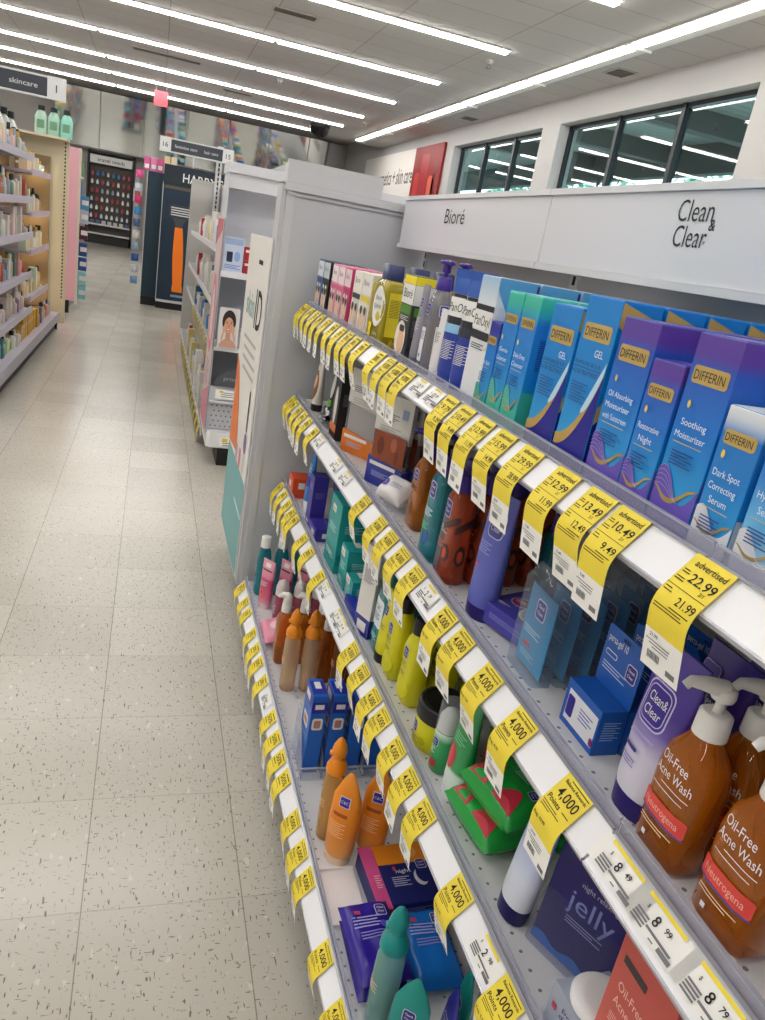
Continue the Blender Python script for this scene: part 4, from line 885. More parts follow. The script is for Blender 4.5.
def oil_free(label):
    w, d, h = .064, .044, .132
    secs = [(0, w * .42, d * .40, 3.2), (.008, w * .5, d * .5, 3.2), (h * .66, w * .5, d * .5, 3.2), (h * .82, w * .44, d * .46, 3), (h * .93, w * .28, d * .36, 2.6), (h, .0125, .0125, 2)]
    o = bottle('acne_wash_bottle', label, 'acne wash bottle', secs, liquid('#dd7d1e', .5), None, None,
               [('t', 'Oil-Free', -.004, .100, .0095, OFFW, .035), ('t', 'Acne Wash', 0, .087, .0095, OFFW, .046), ('r', .006, .076, .034, .0008, OFFW), ('r', -.001, .070, .04, .0008, OFFW), ('r', .0, .050, .056, .017, mat('#d8433c', .35), .002), ('t', 'Neutrogena', 0, .0505, .0075, mat('#f0b9ae', .5), .044), ('r', 0, .0405, .056, .0018, mat('#4a4aa0', .4)), ('l', 0, .034, .042, 2, mat('#e0c8a8', .5)), ('r', -.010, .020, .005, .005, OFFW)])
    pump(o, h, mat('#e6e4e1', .35), .0145, .036, .050, 'long', -1)
    return o
o = finish(oil_free('amber acne wash bottle with white pump in front, beside the violet tube'), .484, .434, 2)
finish(dup(o, 'amber acne wash bottle with white pump behind the one beside the violet tube'), .533, .430, 2)
finish(dup(o, 'amber acne wash bottle with white pump at the near end of the front row'), .485, .352, 2)
finish(dup(o, 'amber acne wash bottle with white pump behind the near end one'), .545, .335, 2)
finish(dup(o, 'amber acne wash bottle with white pump deepest in its row by the back panel'), .604, .41, 2)

# -------------------------------------------------------------- third shelf
o = carton('orange_carton', 'small orange red carton at the far end of the third shelf', 'carton', .07, .055, .062, mat('#dd4b20', .4), [('r', -.01, .035, .03, .02, OFFW), ('l', .01, .02, .03, 2, OFFW)], [('r', 0, .04, .02, .02, OFFW)]); finish(o, .478, 2.19, 3)
o = tube_pack('blue_gel_tube', 'tall blue tube standing on a white cap at the far end of the third shelf', 'tube', .05, .2, mat('#1b6fc0', .3), mat('#e8e8ea', .35), .04, items=[('l', 0, .15, .03, 5, OFFW, .002), ('r', 0, .10, .04, .03, mat('#23308c', .4))]); finish(o, .478, 2.035, 3)
VBX = mat('#40379a', .35)
o = carton('violet_carton', 'tall violet carton beside the blue tube on the third shelf', 'carton', .05, .042, .146, VBX, [('l', 0, .12, .034, 4, mat('#a8a2dc', .5), .0018), ('r', 0, .012, .03, .008, OFFW)], [('r', 0, .012, .026, .008, OFFW), ('l', 0, .1, .026, 6, mat('#7d76c4', .5))]); finish(o, .482, 1.95, 3)
finish(dup(o, 'tall violet carton standing behind the front violet carton'), .545, 1.93, 3)
o = carton('violet_carton', 'shorter violet carton leaning behind the flat violet box', 'carton', .05, .04, .115, mat('#4a41a4', .35), [('l', 0, .09, .034, 4, mat('#a8a2dc', .5), .0018)], [('r', .004, .095, .02, .014, OFFW), ('l', 0, .06, .026, 5, mat('#8d86cc', .5))]); finish(o, .535, 1.835, 3, rz=FACE + .2)
o = carton('violet_flat_box', 'flat violet box lying in front of the tall violet carton', 'carton', .09, .07, .034, mat('#3a3094', .35), [('r', .012, .018, .034, .014, OFFW), ('l', -.02, .024, .03, 3, mat('#a8a2dc', .5))], [('r', 0, .017, .03, .014, OFFW)], [('l', 0, .01, .06, 3, mat('#8d86cc', .5))]); finish(o, .492, 1.86, 3)
for i, (x, y, w, h) in enumerate(((.60, 2.03, .06, .15), (.605, 1.94, .06, .13), (.61, 1.85, .06, .16), (.60, 1.76, .05, .14))):
    o = carton('navy_carton', 'dark blue carton, %s along the back of the far third shelf' % ORD[i], 'carton', w, .05, h, mat(('#20276e', '#3a3190', '#1a4c9c', '#242a78')[i], .4), [('l', 0, h * .7, w * .6, 4, mat('#8d96d0', .5), .0018)], [('l', 0, h * .6, .03, 5, mat('#8d96d0', .5))]); finish(o, x, y, 3)
TEALB = mat('#1f9a9a', .4)
def teal_box(label, w, d, h):
    return carton('teal_pad_box', label, 'pad box', w, d, h, TEALB, [('r', -.012, h * .84, .034, .018, OFFW), ('t', 'pads', -.012, h * .84, .008, mat('#c8503c', .5), .022), ('l', 0, h * .62, w * .6, 4, mat('#c6ecea', .5), .002), ('r', 0, h * .22, w * .9, h * .2, mat('#178080', .4)), ('l', 0, h * .24, w * .6, 3, mat('#d9f2f0', .5), .0018)],
                  [('l', 0, h * .7, d * .6, 5, mat('#a9e0dc', .5), .0016), ('r', 0, h * .2, d * .9, h * .16, mat('#178080', .4))], [('r', -.01, 0, .03, .016, OFFW)])
o = finish(teal_box('large teal pad box on the third shelf', .11, .075, .178), .502, 1.672, 3)
finish(dup(o, 'large teal pad box standing behind the front large one'), .582, 1.672, 3)
o = finish(teal_box('smaller teal pad box in front of the big teal boxes', .062, .065, .10), .502, 1.555, 3); finish(dup(o, 'smaller teal pad box behind the front smaller one'), .572, 1.555, 3)
finish(teal_box('low teal pad box beside the flat blue box', .06, .06, .055), .50, 1.485, 3)
o = carton('blue_flat_box', 'flat deep blue box lying before the white capped tube', 'carton', .10, .075, .024, mat('#2430a0', .35), [('l', -.01, .015, .06, 2, mat('#a5aee8', .5))], [('r', 0, .012, .04, .012, OFFW)], [('t', 'rapid', -.01, .01, .014, mat('#a5aee8', .5), .05), ('l', -.01, -.008, .05, 3, mat('#a5aee8', .5))]); finish(o, .497, 1.415, 3)
o = carton('slim_white_carton', 'slim tall white carton with a navy foot on the third shelf', 'carton', .05, .03, .2, mat('#dedcd9', .45), [('r', 0, .022, .05, .042, mat('#2c3690', .4)), ('r', 0, .022, .03, .022, OFFW), ('l', 0, .15, .034, 8, GREYINK, .0016)], [('r', 0, .022, .03, .042, mat('#2c3690', .4)), ('l', 0, .14, .02, 14, GREYINK, .0014)]); finish(o, .475, 1.33, 3, rz=math.radians(-70))
def teal_bottle(label, h=.155):
    w, d = .062, .042; secs = [(0, w * .42, d * .42, 3.5), (.008, w * .5, d * .5, 3.5), (h * .75, w * .47, d * .48, 3.5), (h * .93, w * .36, d * .4, 3), (h, .015, .014, 2)]
    return bottle('teal_wash_bottle', label, 'wash bottle', secs, liquid('#34b6b8', .45), [(h, .017, .016, 2.4), (h + .024, .016, .015, 2.4)], mat('#126b78', .4), [('r', 0, .088, .044, .06, mat('#dfe6ea', .4), .006), ('t', 'C&C', 0, .10, .012, NAVY, .026), ('l', 0, .086, .03, 4, mat('#27409a', .5), .0016), ('l', 0, .04, .034, 3, mat('#c6ecea', .5), .0016)])
o = finish(teal_bottle('teal wash bottle with white label at the front of the third shelf'), .490, 1.262, 3); row_back(o, 2, .05, 'teal wash bottle with white label, %s back in its row')
YL = mat('#d2cc14', .3)
def yellow_lotion(label):
    w, d, h = .066, .044, .138
    secs = [(0, w * .42, d * .4, 3), (.01, w * .5, d * .5, 3), (h * .45, w * .47, d * .48, 3), (h * .72, w * .5, d * .5, 3), (h * .88, w * .4, d * .42, 2.6), (h, .015, .015, 2)]
    return bottle('yellow_lotion_bottle', label, 'lotion bottle', secs, YL, [(h, .0175, .0175, 2), (h + .026, .0165, .0165, 2), (h + .028, .015, .015, 2)], mat('#18181a', .35),
                  [('cc', -.002, .098, .02), ('l', -.006, .08, .03, 3, mat('#8f8a10', .5), .0016), ('e', .004, .032, .05, .046, mat('#c2bc10', .35)), ('e', .004, .032, .047, .043, mat('#d8d21c', .35)), ('l', 0, .06, .02, 2, mat('#6a7420', .5))])
o = finish(yellow_lotion('yellow lotion bottle with black cap, farther of the two in front'), .492, 1.178, 3); finish(dup(o, 'yellow lotion bottle behind the farther front one'), .545, 1.172, 3)
o2 = finish(dup(o, 'yellow lotion bottle with black cap, nearer of the two in front'), .496, 1.092, 3); finish(dup(o, 'yellow lotion bottle behind the nearer front one'), .552, 1.085, 3); finish(dup(o, 'yellow lotion bottle third back, above the yellow jar'), .605, 1.06, 3)
o = tube_pack('yellow_scrub_tube', 'yellow tube standing on a black cap beside the teal bottles', 'scrub tube', .05, .15, mat('#d8d218', .3), mat('#1a1a1c', .35), .02, items=[('cc', 0, .11, .018), ('l', 0, .08, .026, 4, mat('#7d7a18', .5))]); finish(o, .482, 1.228, 3)
j = thing('scrub_jar', 'squat yellow scrub jar with a wide black lid', 'jar')
MB().loft([(0, .040, .040, 2), (.005, .044, .044, 2), (.052, .044, .044, 2), (.056, .041, .041, 2)], YL, 36).build('jar_body', j)
MB().loft([(.056, .0455, .0455, 2), (.08, .0455, .0455, 2), (.084, .043, .043, 2), (.0845, .036, .036, 2), (.083, .034, .034, 2)], mat('#131315', .3), 36).build('lid', j)
draw(MB(), loft_front([(0, .044, .044, 2), (.06, .044, .044, 2)]), [('cc', -.006, .036, .02), ('l', -.004, .02, .034, 3, mat('#7d7a18', .5), .0014), ('e', .02, .02, .014, .014, mat('#b5af10', .4))]).build('label_print', j)
finish(j, .507, .965, 3)
w = thing('melon_lotion', 'small green lotion bottle with white pump under a clear cap', 'lotion bottle')
MB().loft([(0, .018, .018, 2), (.004, .0205, .0205, 2), (.07, .0205, .0205, 2), (.074, .0195, .0195, 2)], grad([(0, '#2a8f50'), (.35, '#2f9a58'), (.8, '#3aa565'), (1, '#d8e6dc')], .3)).build('bottle_body', w)
MB().loft([(.074, .0185, .0185, 2), (.098, .018, .018, 2), (.108, .012, .012, 2), (.112, .004, .004, 2)], WHITE).build('pump_collar', w)
MB().loft([(.0745, .0212, .0212, 2), (.122, .0205, .0205, 2), (.124, .019, .019, 2)], clear('#f2f4f4', .18, .06)).build('clear_cap', w)
draw(MB(), loft_front([(0, .0205, .0205, 2), (.08, .0205, .0205, 2)]), [('cc', .004, .056, .013), ('l', -.003, .044, .02, 3, OFFW, .0016), ('e', .006, .018, .014, .016, mat('#c23a3e', .4))]).build('label_print', w)
finish(w, .490, .903, 3)
MEL = mat('#c22f42', .4)
def green_tube(label):
    return tube_pack('green_scrub_tube', label, 'scrub tube', .06, .178, grad([(0, '#dfe6e0'), (.16, '#d5e4da'), (.2, '#2f9a58'), (1, '#177a3c')], .3), mat('#e4e8e4', .35), .022, items=[('e', -.006, .07, .026, .042, MEL), ('e', -.009, .07, .014, .036, mat('#d2505c', .4)), ('cc', .006, .14, .02), ('l', .004, .112, .03, 4, mat('#7fcf9a', .5), .0018)])
o = finish(green_tube('green melon scrub tube with white foot on the third shelf'), .490, .842, 3); finish(dup(o, 'green melon scrub tube behind the front green tube'), .545, .838, 3); finish(dup(o, 'green melon scrub tube deepest behind the wipe packs'), .60, .80, 3)
GR = mat('#1f9a3e', .25)
def melon_wipes(label):
    return pouch('melon_wipe_pack', label, 'wipe pack', .124, .104, .05, GR, [('b', -.05, -.01, lambda t: -.046 + .0 * t, lambda t: -.046 + .05 * math.sin(PI * t), MEL), ('b', .005, .05, lambda t: -.046, lambda t: -.046 + .035 * math.sin(PI * t), MEL), ('r', -.048, -.012, .012, .016, mat('#24246e', .4), .003)],
                 lid=[('r', .012, .018, .07, .05, mat('#23913f', .35), .006), ('l', .006, .022, .04, 4, mat('#a9dcb4', .5), .0018), ('cc', .036, .004, .014), ('r', -.016, .036, .012, .010, mat('#16301c', .4), .002)])
finish(melon_wipes('green melon wipe pack, lower of the two stacked'), .520, .766, 3, rz=math.radians(-84))
finish(melon_wipes('green melon wipe pack, upper of the two stacked'), .530, .752, 3, rz=math.radians(-80), dz=.0505)
finish(melon_wipes('green melon wipe pack leaning behind the stacked pair'), .64, .74, 3, rz=math.radians(-88))
o = tube_pack('pale_blue_tube', 'pale blue and white tube with navy cap beside the violet jelly pack', 'tube', .058, .165, grad([(0, '#d9dce6'), (.3, '#cdd4e6'), (.7, '#92a4d8'), (1, '#6d86cc')], .3), mat('#1c1a56', .35), .022, items=[('l', 0, .12, .034, 4, mat('#4a58a8', .5), .0016)])
finish(o, .487, .625, 3, rx=math.radians(-5), dz=.002)
jp = thing('jelly_pack', 'deep violet night jelly pack in a clear sleeve on the third shelf', 'mask pack')
MB().prism([(-.052, .0), (.052, .0), (.052, .165), (.04, .172), (-.04, .172), (-.052, .165)], -.001, .001, mat('#160a62', .35), 'y').build('card', jp)
draw(MB(), flat_front(-.001), [('t', 'night relaxing', .012, .108, .007, mat('#b9b8d8', .5), .05), ('t', 'jelly', .008, .084, .026, mat('#7d86c8', .4), .062), ('l', .006, .060, .05, 3, mat('#8f95cc', .5), .0014), ('b', -.052, .052, lambda t: .0006, lambda t: .012 + .004 * math.sin(14 * t), mat('#2a6ab8', .4))]).build('card_print', jp)
MB().loft([(.0, .056, .014, 6), (.055, .056, .012, 6), (.072, .054, .004, 6), (.076, .053, .0022, 6)], clear('#f0f0f8', .05, .08), 28).build('clear_sleeve', jp)
finish(jp, .520, .545, 3, rz=math.radians(-66), rx=math.radians(-6), dz=.002)
cl = carton('clay_mask_box', 'grey clay mask box with a round white jar top beside the pink carton', 'mask box', .072, .07, .058, mat('#9fa6b8', .4), [('t', 'pore', .004, .046, .007, mat('#2a2f7a', .5), .03), ('t', 'detox', .004, .035, .007, mat('#2a2f7a', .5), .034), ('t', 'clay', .004, .024, .007, mat('#2a2f7a', .5), .024), ('r', -.024, .034, .008, .008, mat('#c23f5c', .5), .002), ('l', .004, .012, .04, 2, mat('#5a628c', .5))], [('r', 0, .03, .066, .05, mat('#3a3a8c', .4)), ('r', 0, .03, .04, .03, OFFW, .01)])
MB().loft([(.0586, .032, .032, 2), (.066, .033, .033, 2), (.070, .030, .030, 2), (.0705, .02, .02, 2)], mat('#e9e9ea', .4), 32).build('jar_lid', cl)
finish(cl, .497, .455, 3)
PKG = grad([(0, '#d0705f'), (.5, '#c2554c'), (1, '#b4473f')], .35)
o = carton('pink_wash_carton', 'tall salmon pink acne scrub carton nearest the camera on the third shelf', 'carton', .08, .05, .212, PKG, [('r', -.014, .183, .034, .009, mat('#3a2f33', .5)), ('t', 'Oil-Free', -.008, .155, .0105, mat('#ecc4ba', .5), .038), ('t', 'Acne Scrub', -.001, .138, .0105, mat('#ecc4ba', .5), .052), ('l', -.002, .122, .048, 4, mat('#e6b0a4', .5), .0012)], [('l', 0, .13, .036, 10, mat('#e6b0a4', .5), .0013)])
finish(o, .486, .383, 3); finish(dup(o, 'tall salmon pink scrub carton behind the nearest pink carton'), .54, .383, 3)

# -------------------------------------------------------------- bottom shelf
def mouth(label):
    w, d, h = .05, .046, .165; secs = [(0, w * .42, d * .42, 2.6), (.008, w * .5, d * .5, 2.6), (h * .8, w * .48, d * .48, 2.6), (h * .93, w * .38, d * .4, 2.3), (h, .014, .014, 2)]
    return bottle('teal_toner_bottle', label, 'toner bottle', secs, liquid('#35aab8', .45), [(h, .0165, .0165, 2), (h + .034, .0155, .0155, 2), (h + .036, .013, .013, 2)], mat('#e6e6e4', .35), [('l', -.004, .1, .026, 5, mat('#bfe4e6', .5), .002), ('r', 0, .05, .03, .03, mat('#1b6f9a', .4), .004)])
o = finish(mouth('teal bottle with white cap against the end panel, nearest the aisle'), .400, 2.200, 4); row_back(o, 4, .056, 'teal bottle with white cap against the end panel, %s from the aisle')
def pink_tube(label):
    return tube_pack('pink_tube', label, 'tube', .052, .16, grad([(0, '#e2a8b4'), (.15, '#d8688c'), (.55, '#c23c6c'), (.62, '#dd8aa4'), (1, '#e4a0b4')], .3), mat('#e6c4cc', .35), .016, d=.036, items=[('r', 0, .128, .05, .005, mat('#3a2430', .4)), ('r', 0, .145, .022, .014, OFFW), ('e', -.004, .055, .018, .02, mat('#e07a3a', .4)), ('e', -.004, .055, .009, .011, mat('#c23c6c', .4)), ('l', 0, .09, .028, 4, OFFW, .0016)])
o = finish(pink_tube('pink tube with dark band at the aisle end of its row'), .402, 2.105, 4, rz=math.radians(-55)); row_back(o, 2, .057, 'pink tube with dark band, %s from the aisle in its row')
def round_cap(label):
    h = .10; secs = [(0, .02, .018, 2.4), (.006, .0245, .021, 2.4), (h, .024, .0205, 2.4), (h + .006, .02, .018, 2.2)]
    return bottle('pink_foam_bottle', label, 'foam bottle', secs, liquid('#c86a84', .3), [(h + .006, .0225, .0195, 2), (h + .03, .0225, .0195, 2), (h + .046, .017, .015, 2), (h + .053, .006, .005, 2)], mat('#d9cfd0', .35), [('l', 0, .07, .028, 5, OFFW, .002)])
o = finish(round_cap('pink bottle with domed pale cap nearer the aisle'), .428, 1.985, 4); finish(dup(o, 'pink bottle with domed pale cap further from the aisle'), .482, 1.98, 4); finish(dup(o, 'pink bottle with domed cap deepest by the back panel'), .536, 1.975, 4)
o = pouch('pink_wipe_pack', 'pink wipe pack lying by the lip of the far bottom shelf', 'wipe pack', .12, .08, .036, mat('#dc8aa2', .3), [('e', 0, 0, .05, .03, mat('#e9c3cc', .4)), ('l', 0, .02, .05, 2, OFFW, .0018)]); finish(o, .412, 1.905, 4, rx=math.radians(14), dz=.012)
def amber_big(label):
    return amber_pump(label, None, liquid('#d87a20', .5), mat('#e2e1de', .35), .056, .044, .152, 'beak', [('r', -.016, .09, .014, .05, mat('#d9a456', .4), .003), ('l', 0, .05, .03, 4, mat('#e0b070', .5), .0014)], .055, .026, -1)
o = finish(amber_big('amber bottle with white beak pump nearest the aisle on the bottom shelf'), .405, 1.795, 4); row_back(o, 3, .052, 'amber bottle with white beak pump, %s from the aisle')
o = finish(dup(o, 'amber bottle with white pump in the row nearer the blue boxes'), .505, 1.70, 4); finish(dup(o, 'amber bottle with white pump beside the price tags, deepest'), .557, 1.695, 4)
def foam(label, liq, pm, h=.158):
    secs = [(0, .0175, .0175, 2), (.005, .020, .020, 2), (h * .6, .0215, .0215, 2), (h * .9, .0205, .0205, 2), (h, .0165, .0165, 2)]
    o = bottle('foam_pump_bottle', label, 'foam pump bottle', secs, liq, None, None, [('l', 0, h * .6, .024, 5, mat('#e9c9a0', .5), .0014)])
    MB().loft([(h, .0205, .0205, 2), (h + .012, .0205, .0205, 2), (h + .026, .014, .014, 2), (h + .03, .0085, .0085, 2)], pm).build('collar', o)
    hd = MB().loft([(h + .03, .0085, .0085, 2), (h + .036, .0135, .0135, 2), (h + .046, .0150, .0150, 2), (h + .058, .0125, .0125, 2), (h + .070, .007, .007, 2), (h + .076, .002, .002, 2)], pm)
    MB().tube([(0, 0, h + .040), (-.006, -.017, h + .038)], [.007, .005], pm, 10).build('nozzle', hd.build('pump_head', o))
    return o
ORP = mat('#ea8d18', .3)
o = finish(foam('orange topped foam bottle nearer the aisle, beside the white pumps', liquid('#f2cfa6', .5), ORP), .402, 1.655, 4); finish(dup(o, 'orange topped foam bottle further from the aisle, beside the white pumps'), .452, 1.652, 4)
o = finish(foam('clear brown foam bottle behind the orange topped pair', liquid('#a8622a', .45), mat('#c87a2a', .35)), .53, 1.64, 4)
def patch_box(label):
    return carton('spot_gel_box', label, 'gel box', .07, .034, .198, mat('#1560c0', .35), [('r', 0, .18, .066, .03, mat('#23289a', .4)), ('r', -.006, .18, .034, .018, OFFW), ('r', 0, .12, .04, .03, OFFW, .005), ('r', 0, .12, .03, .016, mat('#b9807a', .5), .003), ('l', 0, .09, .05, 3, mat('#a8cdf4', .5), .0016)],
                  [('r', 0, .17, .034, .028, mat('#23289a', .4)), ('r', 0, .172, .02, .012, OFFW), ('r', 0, .128, .024, .030, OFFW, .006), ('r', 0, .128, .015, .02, mat('#b9807a', .5), .004)], [('r', 0, .0, .05, .03, mat('#23289a', .4)), ('r', -.008, -.0, .026, .014, OFFW)])
o = finish(patch_box('blue boxed spot gel in the clear tray nearest the aisle'), .402, 1.36, 4); row_back(o, 4, .047, 'blue boxed spot gel in the clear tray, %s from the aisle')
tr = thing('divider_tray', 'clear plastic tray with tapering dividers around the blue gel boxes', 'shelf tray', (0, 0, DECK[4] + .0004))
tb = MB().box(.372, .64, 1.298, 1.300, 0, .03, CLEAR).box(.372, .64, 1.298, 1.302, .03, .0325, clear('#ffffff', .5, .1)); tb.build('tray_front', tr)
for i in range(6):
    x = .3785 + .047 * i
    MB().prism([(1.302, 0), (1.42, 0), (1.42, .13), (1.395, .13), (1.302, .02)], x, x + .0014, clear('#f4f8ff', .26, .06), 'x').build('divider', tr)
OTB = mat('#e8851c', .3)
finish(foam('orange topped foam bottle with clear body beside the orange tubes', liquid('#e8b060', .5), ORP), .400, 1.140, 4)
def orange_tube(label):
    return tube_pack('orange_tube', label, 'scrub tube', .062, .2, grad([(0, '#e9a355'), (.3, '#e8861e'), (.8, '#ee8d1c'), (1, '#f09a35')], .28), mat('#eccfb4', .3), .016, d=.044, point=True,
                     items=[('r', 0, .14, .022, .022, mat('#e9dcec', .4), 0), ('r', 0, .14, .019, .019, mat('#33279a', .4), 0), ('t', 'C&C', 0, .14, .006, OFFW, .015), ('r', -.004, .112, .03, .007, mat('#a8521a', .5), .002), ('l', -.006, .094, .034, 7, mat('#f6c890', .5), .0018)])
o = finish(orange_tube('orange pointed scrub tube nearer the aisle'), .412, 1.080, 4, rz=math.radians(-40)); finish(dup(o, 'orange pointed scrub tube further from the aisle'), .478, 1.088, 4, rz=math.radians(-30))
o = carton('day_night_box', 'pink, orange and navy day and night pad box lying flat', 'pad box', .135, .13, .036, mat('#1f2568', .4), [('r', -.052, .018, .03, .034, mat('#d04f8a', .4)), ('l', .01, .024, .06, 3, mat('#9aa0d8', .5), .0014)], [],
           [('r', -.054, 0, .027, .145, mat('#d0508c', .4)), ('r', .014, .048, .108, .048, mat('#e68a22', .4)), ('e', .03, .05, .03, .03, mat('#eea860', .4)), ('e', .034, -.012, .026, .038, mat('#dfe0ea', .4)), ('e', .040, -.006, .026, .038, mat('#1f2568', .4)), ('cc', .044, .018, .02), ('t', 'night', .004, .006, .009, OFFW, .03), ('l', -.006, -.008, .034, 5, mat('#b9bde6', .5), .0018), ('r', -.012, .012, .006, .01, mat('#c83a50', .5), .002), ('l', -.05, 0, .012, 6, mat('#f0b8d2', .5), .002)])
finish(o, .512, .992, 4, rz=math.radians(2))
rp = thing('riser_plate', 'plain white plastic riser plate in the empty bottom shelf space', 'riser plate', (0, 0, 0))
MB().box(-.033, .033, -.06, .06, 0, .006, mat('#efe6e4', .5)).build('plate', rp); MB().box(-.033, .033, .058, .06, .006, .012, mat('#efe6e4', .5)).build('plate_lip', rp); finish(rp, .4015, .985, 4, rz=0.0)
def night_wipes(label, c1, cap):
    return pouch('wipe_pack', label, 'wipe pack', .088, .15, .032, mat(c1, .22), [('l', -.004, .036, .055, 4, mat('#b3aee8', .5), .0024), ('r', -.020, .046, .012, .008, mat('#c8406c', .5), .002), ('cc', .022, .046, .02), ('l', 0, .006, .05, 3, mat('#8f8ad8', .5), .002), ('e', .02, .018, .014, .014, mat(cap, .5))])
finish(night_wipes('deep violet wipe pack lying by the bottom shelf lip', '#2e1d8e', '#5a48c0'), .418, .850, 4, rz=.04, dz=.0325); finish(night_wipes('deep violet wipe pack under the front violet one', '#24187a', '#5a48c0'), .421, .848, 4, rz=-.02)
finish(night_wipes('bright blue wipe pack beside the violet wipe packs', '#1b6fc8', '#cfe6ff'), .522, .85, 4, rz=-.05); finish(night_wipes('navy wipe pack behind the bright blue one', '#1c1860', '#6a5ad0'), .625, .845, 4, rz=-.03)
finish(foam('teal foam pump bottle standing before the wipe packs', liquid('#9fdcd6', .5), mat('#128a88', .3)), .402, .752, 4).scale = (1.05, 1.05, 1.0)
TT = grad([(0, '#d8ece8'), (.3, '#38a8a0'), (1, '#0f8a84')], .3)
for i, (x, y, c) in enumerate(((.420, .690, '#159088'), (.474, .669, '#2a2a86'), (.505, .692, '#0f7f78'), (.545, .694, '#0f8a84'))):
    o = tube_pack('teal_pointed_tube', 'teal pointed tube by the near bottom tags, %s from the aisle' % ORD[i], 'scrub tube', .06 if i == 0 else .05, .165, mat(c, .3), mat('#d6e6e4', .35), .016, d=.026, point=True, items=[('cc', 0, .10, .02), ('l', 0, .08, .03, 4, mat('#c6ecea', .5), .0016)]); finish(o, x, y, 4, rz=math.radians(-40 if i == 0 else -100))
# ================================================================== BEYOND THE END PANEL
LG = mat('#d6d8de', .45); MG = mat('#8d9097', .5); DG = mat('#9a9ea6', .5)
ec = thing('endcap_display', 'pale endcap display with dark recess and perforated drawer past the grey panel', 'display', (.33, 4.05, 0))
MB().box(0, .92, .28, .30, .12, 1.55, MG).build('back_panel', ec)
MB().box(-.01, .92, -.01, .30, 1.5, 1.545, LG).box(.0, .92, .005, .28, 1.43, 1.5, LG).build('header_box', ec)
MB().box(0, .92, .20, .22, 1.04, 1.43, mat('#dfe1ea', .5)).build('upper_backing', ec)
for z, t in ((1.035, .03), (.65, .02)):
    sh = MB().box(0, .92, 0, .28, z - t, z, mat('#e3e4ea', .4)).build('shelf', ec)
MB().box(0, .92, .01, .012, .36, .44, LG).box(0, .92, -.02, .01, .355, .365, LG).build('drawer_rail', ec)
dp = MB().box(.0, .92, .012, .02, .205, .355, mat('#b3b5bb', .5))
for i in range(5):
    for jx in range(35): dp.rrect(flat_front(.012), .02 + jx * .026 + (.013 if i % 2 else 0), .222 + i * .028, .008, .008, mat('#4d5057', .7), .003)
dp.build('perforated_drawer', ec)
base = [(-.0, -.02), (.92, -.02), (.92, .3), (0, .3)]
MB().prism([(.02, -.05), (.92, -.05), (.92, .3), (0, .3), (0, -.03)], .115, .2, mat('#e4e4e6', .4), 'z').build('base_deck', ec)
MB().box(.07, .92, .0, .28, 0, .114, BLACK).build('plinth', ec)
MB().box(-.004, .0, 0, .30, .2, 1.5, mat('#cfd2d9', .5)).build('side_panel', ec)
ps = thing('drawer_label', 'white price card on the drawer rail of the endcap display', 'price label', (.36, 4.045, .375))
MB().box(0, .16, -.0, .002, 0, .05, PAPER).build('card', ps); t = MB(); draw(t, lambda x, z, e: (x, -e, z), [('l', .07, .035, .08, 3, GREYINK, .004), ('r', .03, .04, .02, .012, mat('#d8c42a', .5))]); t.build('printing', ps)
ps2 = thing('shelf_label', 'yellow and white price label on the endcap base front', 'price label', (.40, 3.999, .125))
MB().box(0, .13, -.003, -.0005, 0, .05, PAPER).build('card', ps2); t = MB(); draw(t, lambda x, z, e: (x, -.003 - e, z), [('r', .03, .035, .03, .02, mat('#d8c42a', .5)), ('r', .07, .035, .02, .02, mat('#c9b62a', .5)), ('l', .05, .02, .06, 2, GREYINK, .005)]); t.build('printing', ps2)
bb = carton('blue_white_box', 'pale blue and white device box on the upper endcap shelf', 'device box', .10, .05, .165, mat('#cfd9ee', .4), [('r', 0, .145, .09, .03, mat('#9fb6dd', .4)), ('r', -.018, .07, .03, .05, mat('#27304a', .4), .004), ('e', .02, .075, .03, .05, mat('#8fb2e0', .4)), ('l', 0, .03, .08, 3, mat('#5a78b8', .5), .003)]); pose(bb, (.385, 4.11, 1.0358), 0)
for i, (z, lab) in enumerate(((1.0358, 'red box under another red one on the endcap shelf'), (1.101, 'red box on top of another red one on the endcap shelf'))):
    r = carton('red_box', lab, 'carton', .07, .05, .064, mat('#a8242c', .4), [('r', 0, .045, .06, .012, mat('#e6dada', .5)), ('e', .0, .02, .02, .02, mat('#d8a8a4', .5))]); pose(r, (.475, 4.10, z), 0)
fc = thing('portrait_card', 'printed card of a smiling dark haired woman resting chin on hands', 'display card', (.34, 4.03, .651))
MB().prism([(0, 0), (.105, 0), (.105, .2), (.098, .207), (.008, .207), (0, .2)], 0, .003, mat('#d9d5d6', .5), 'y').build('card', fc)
SKN = mat('#d6a083', .6); t = MB(); S0 = lambda x, z, e: (x, -e, z)
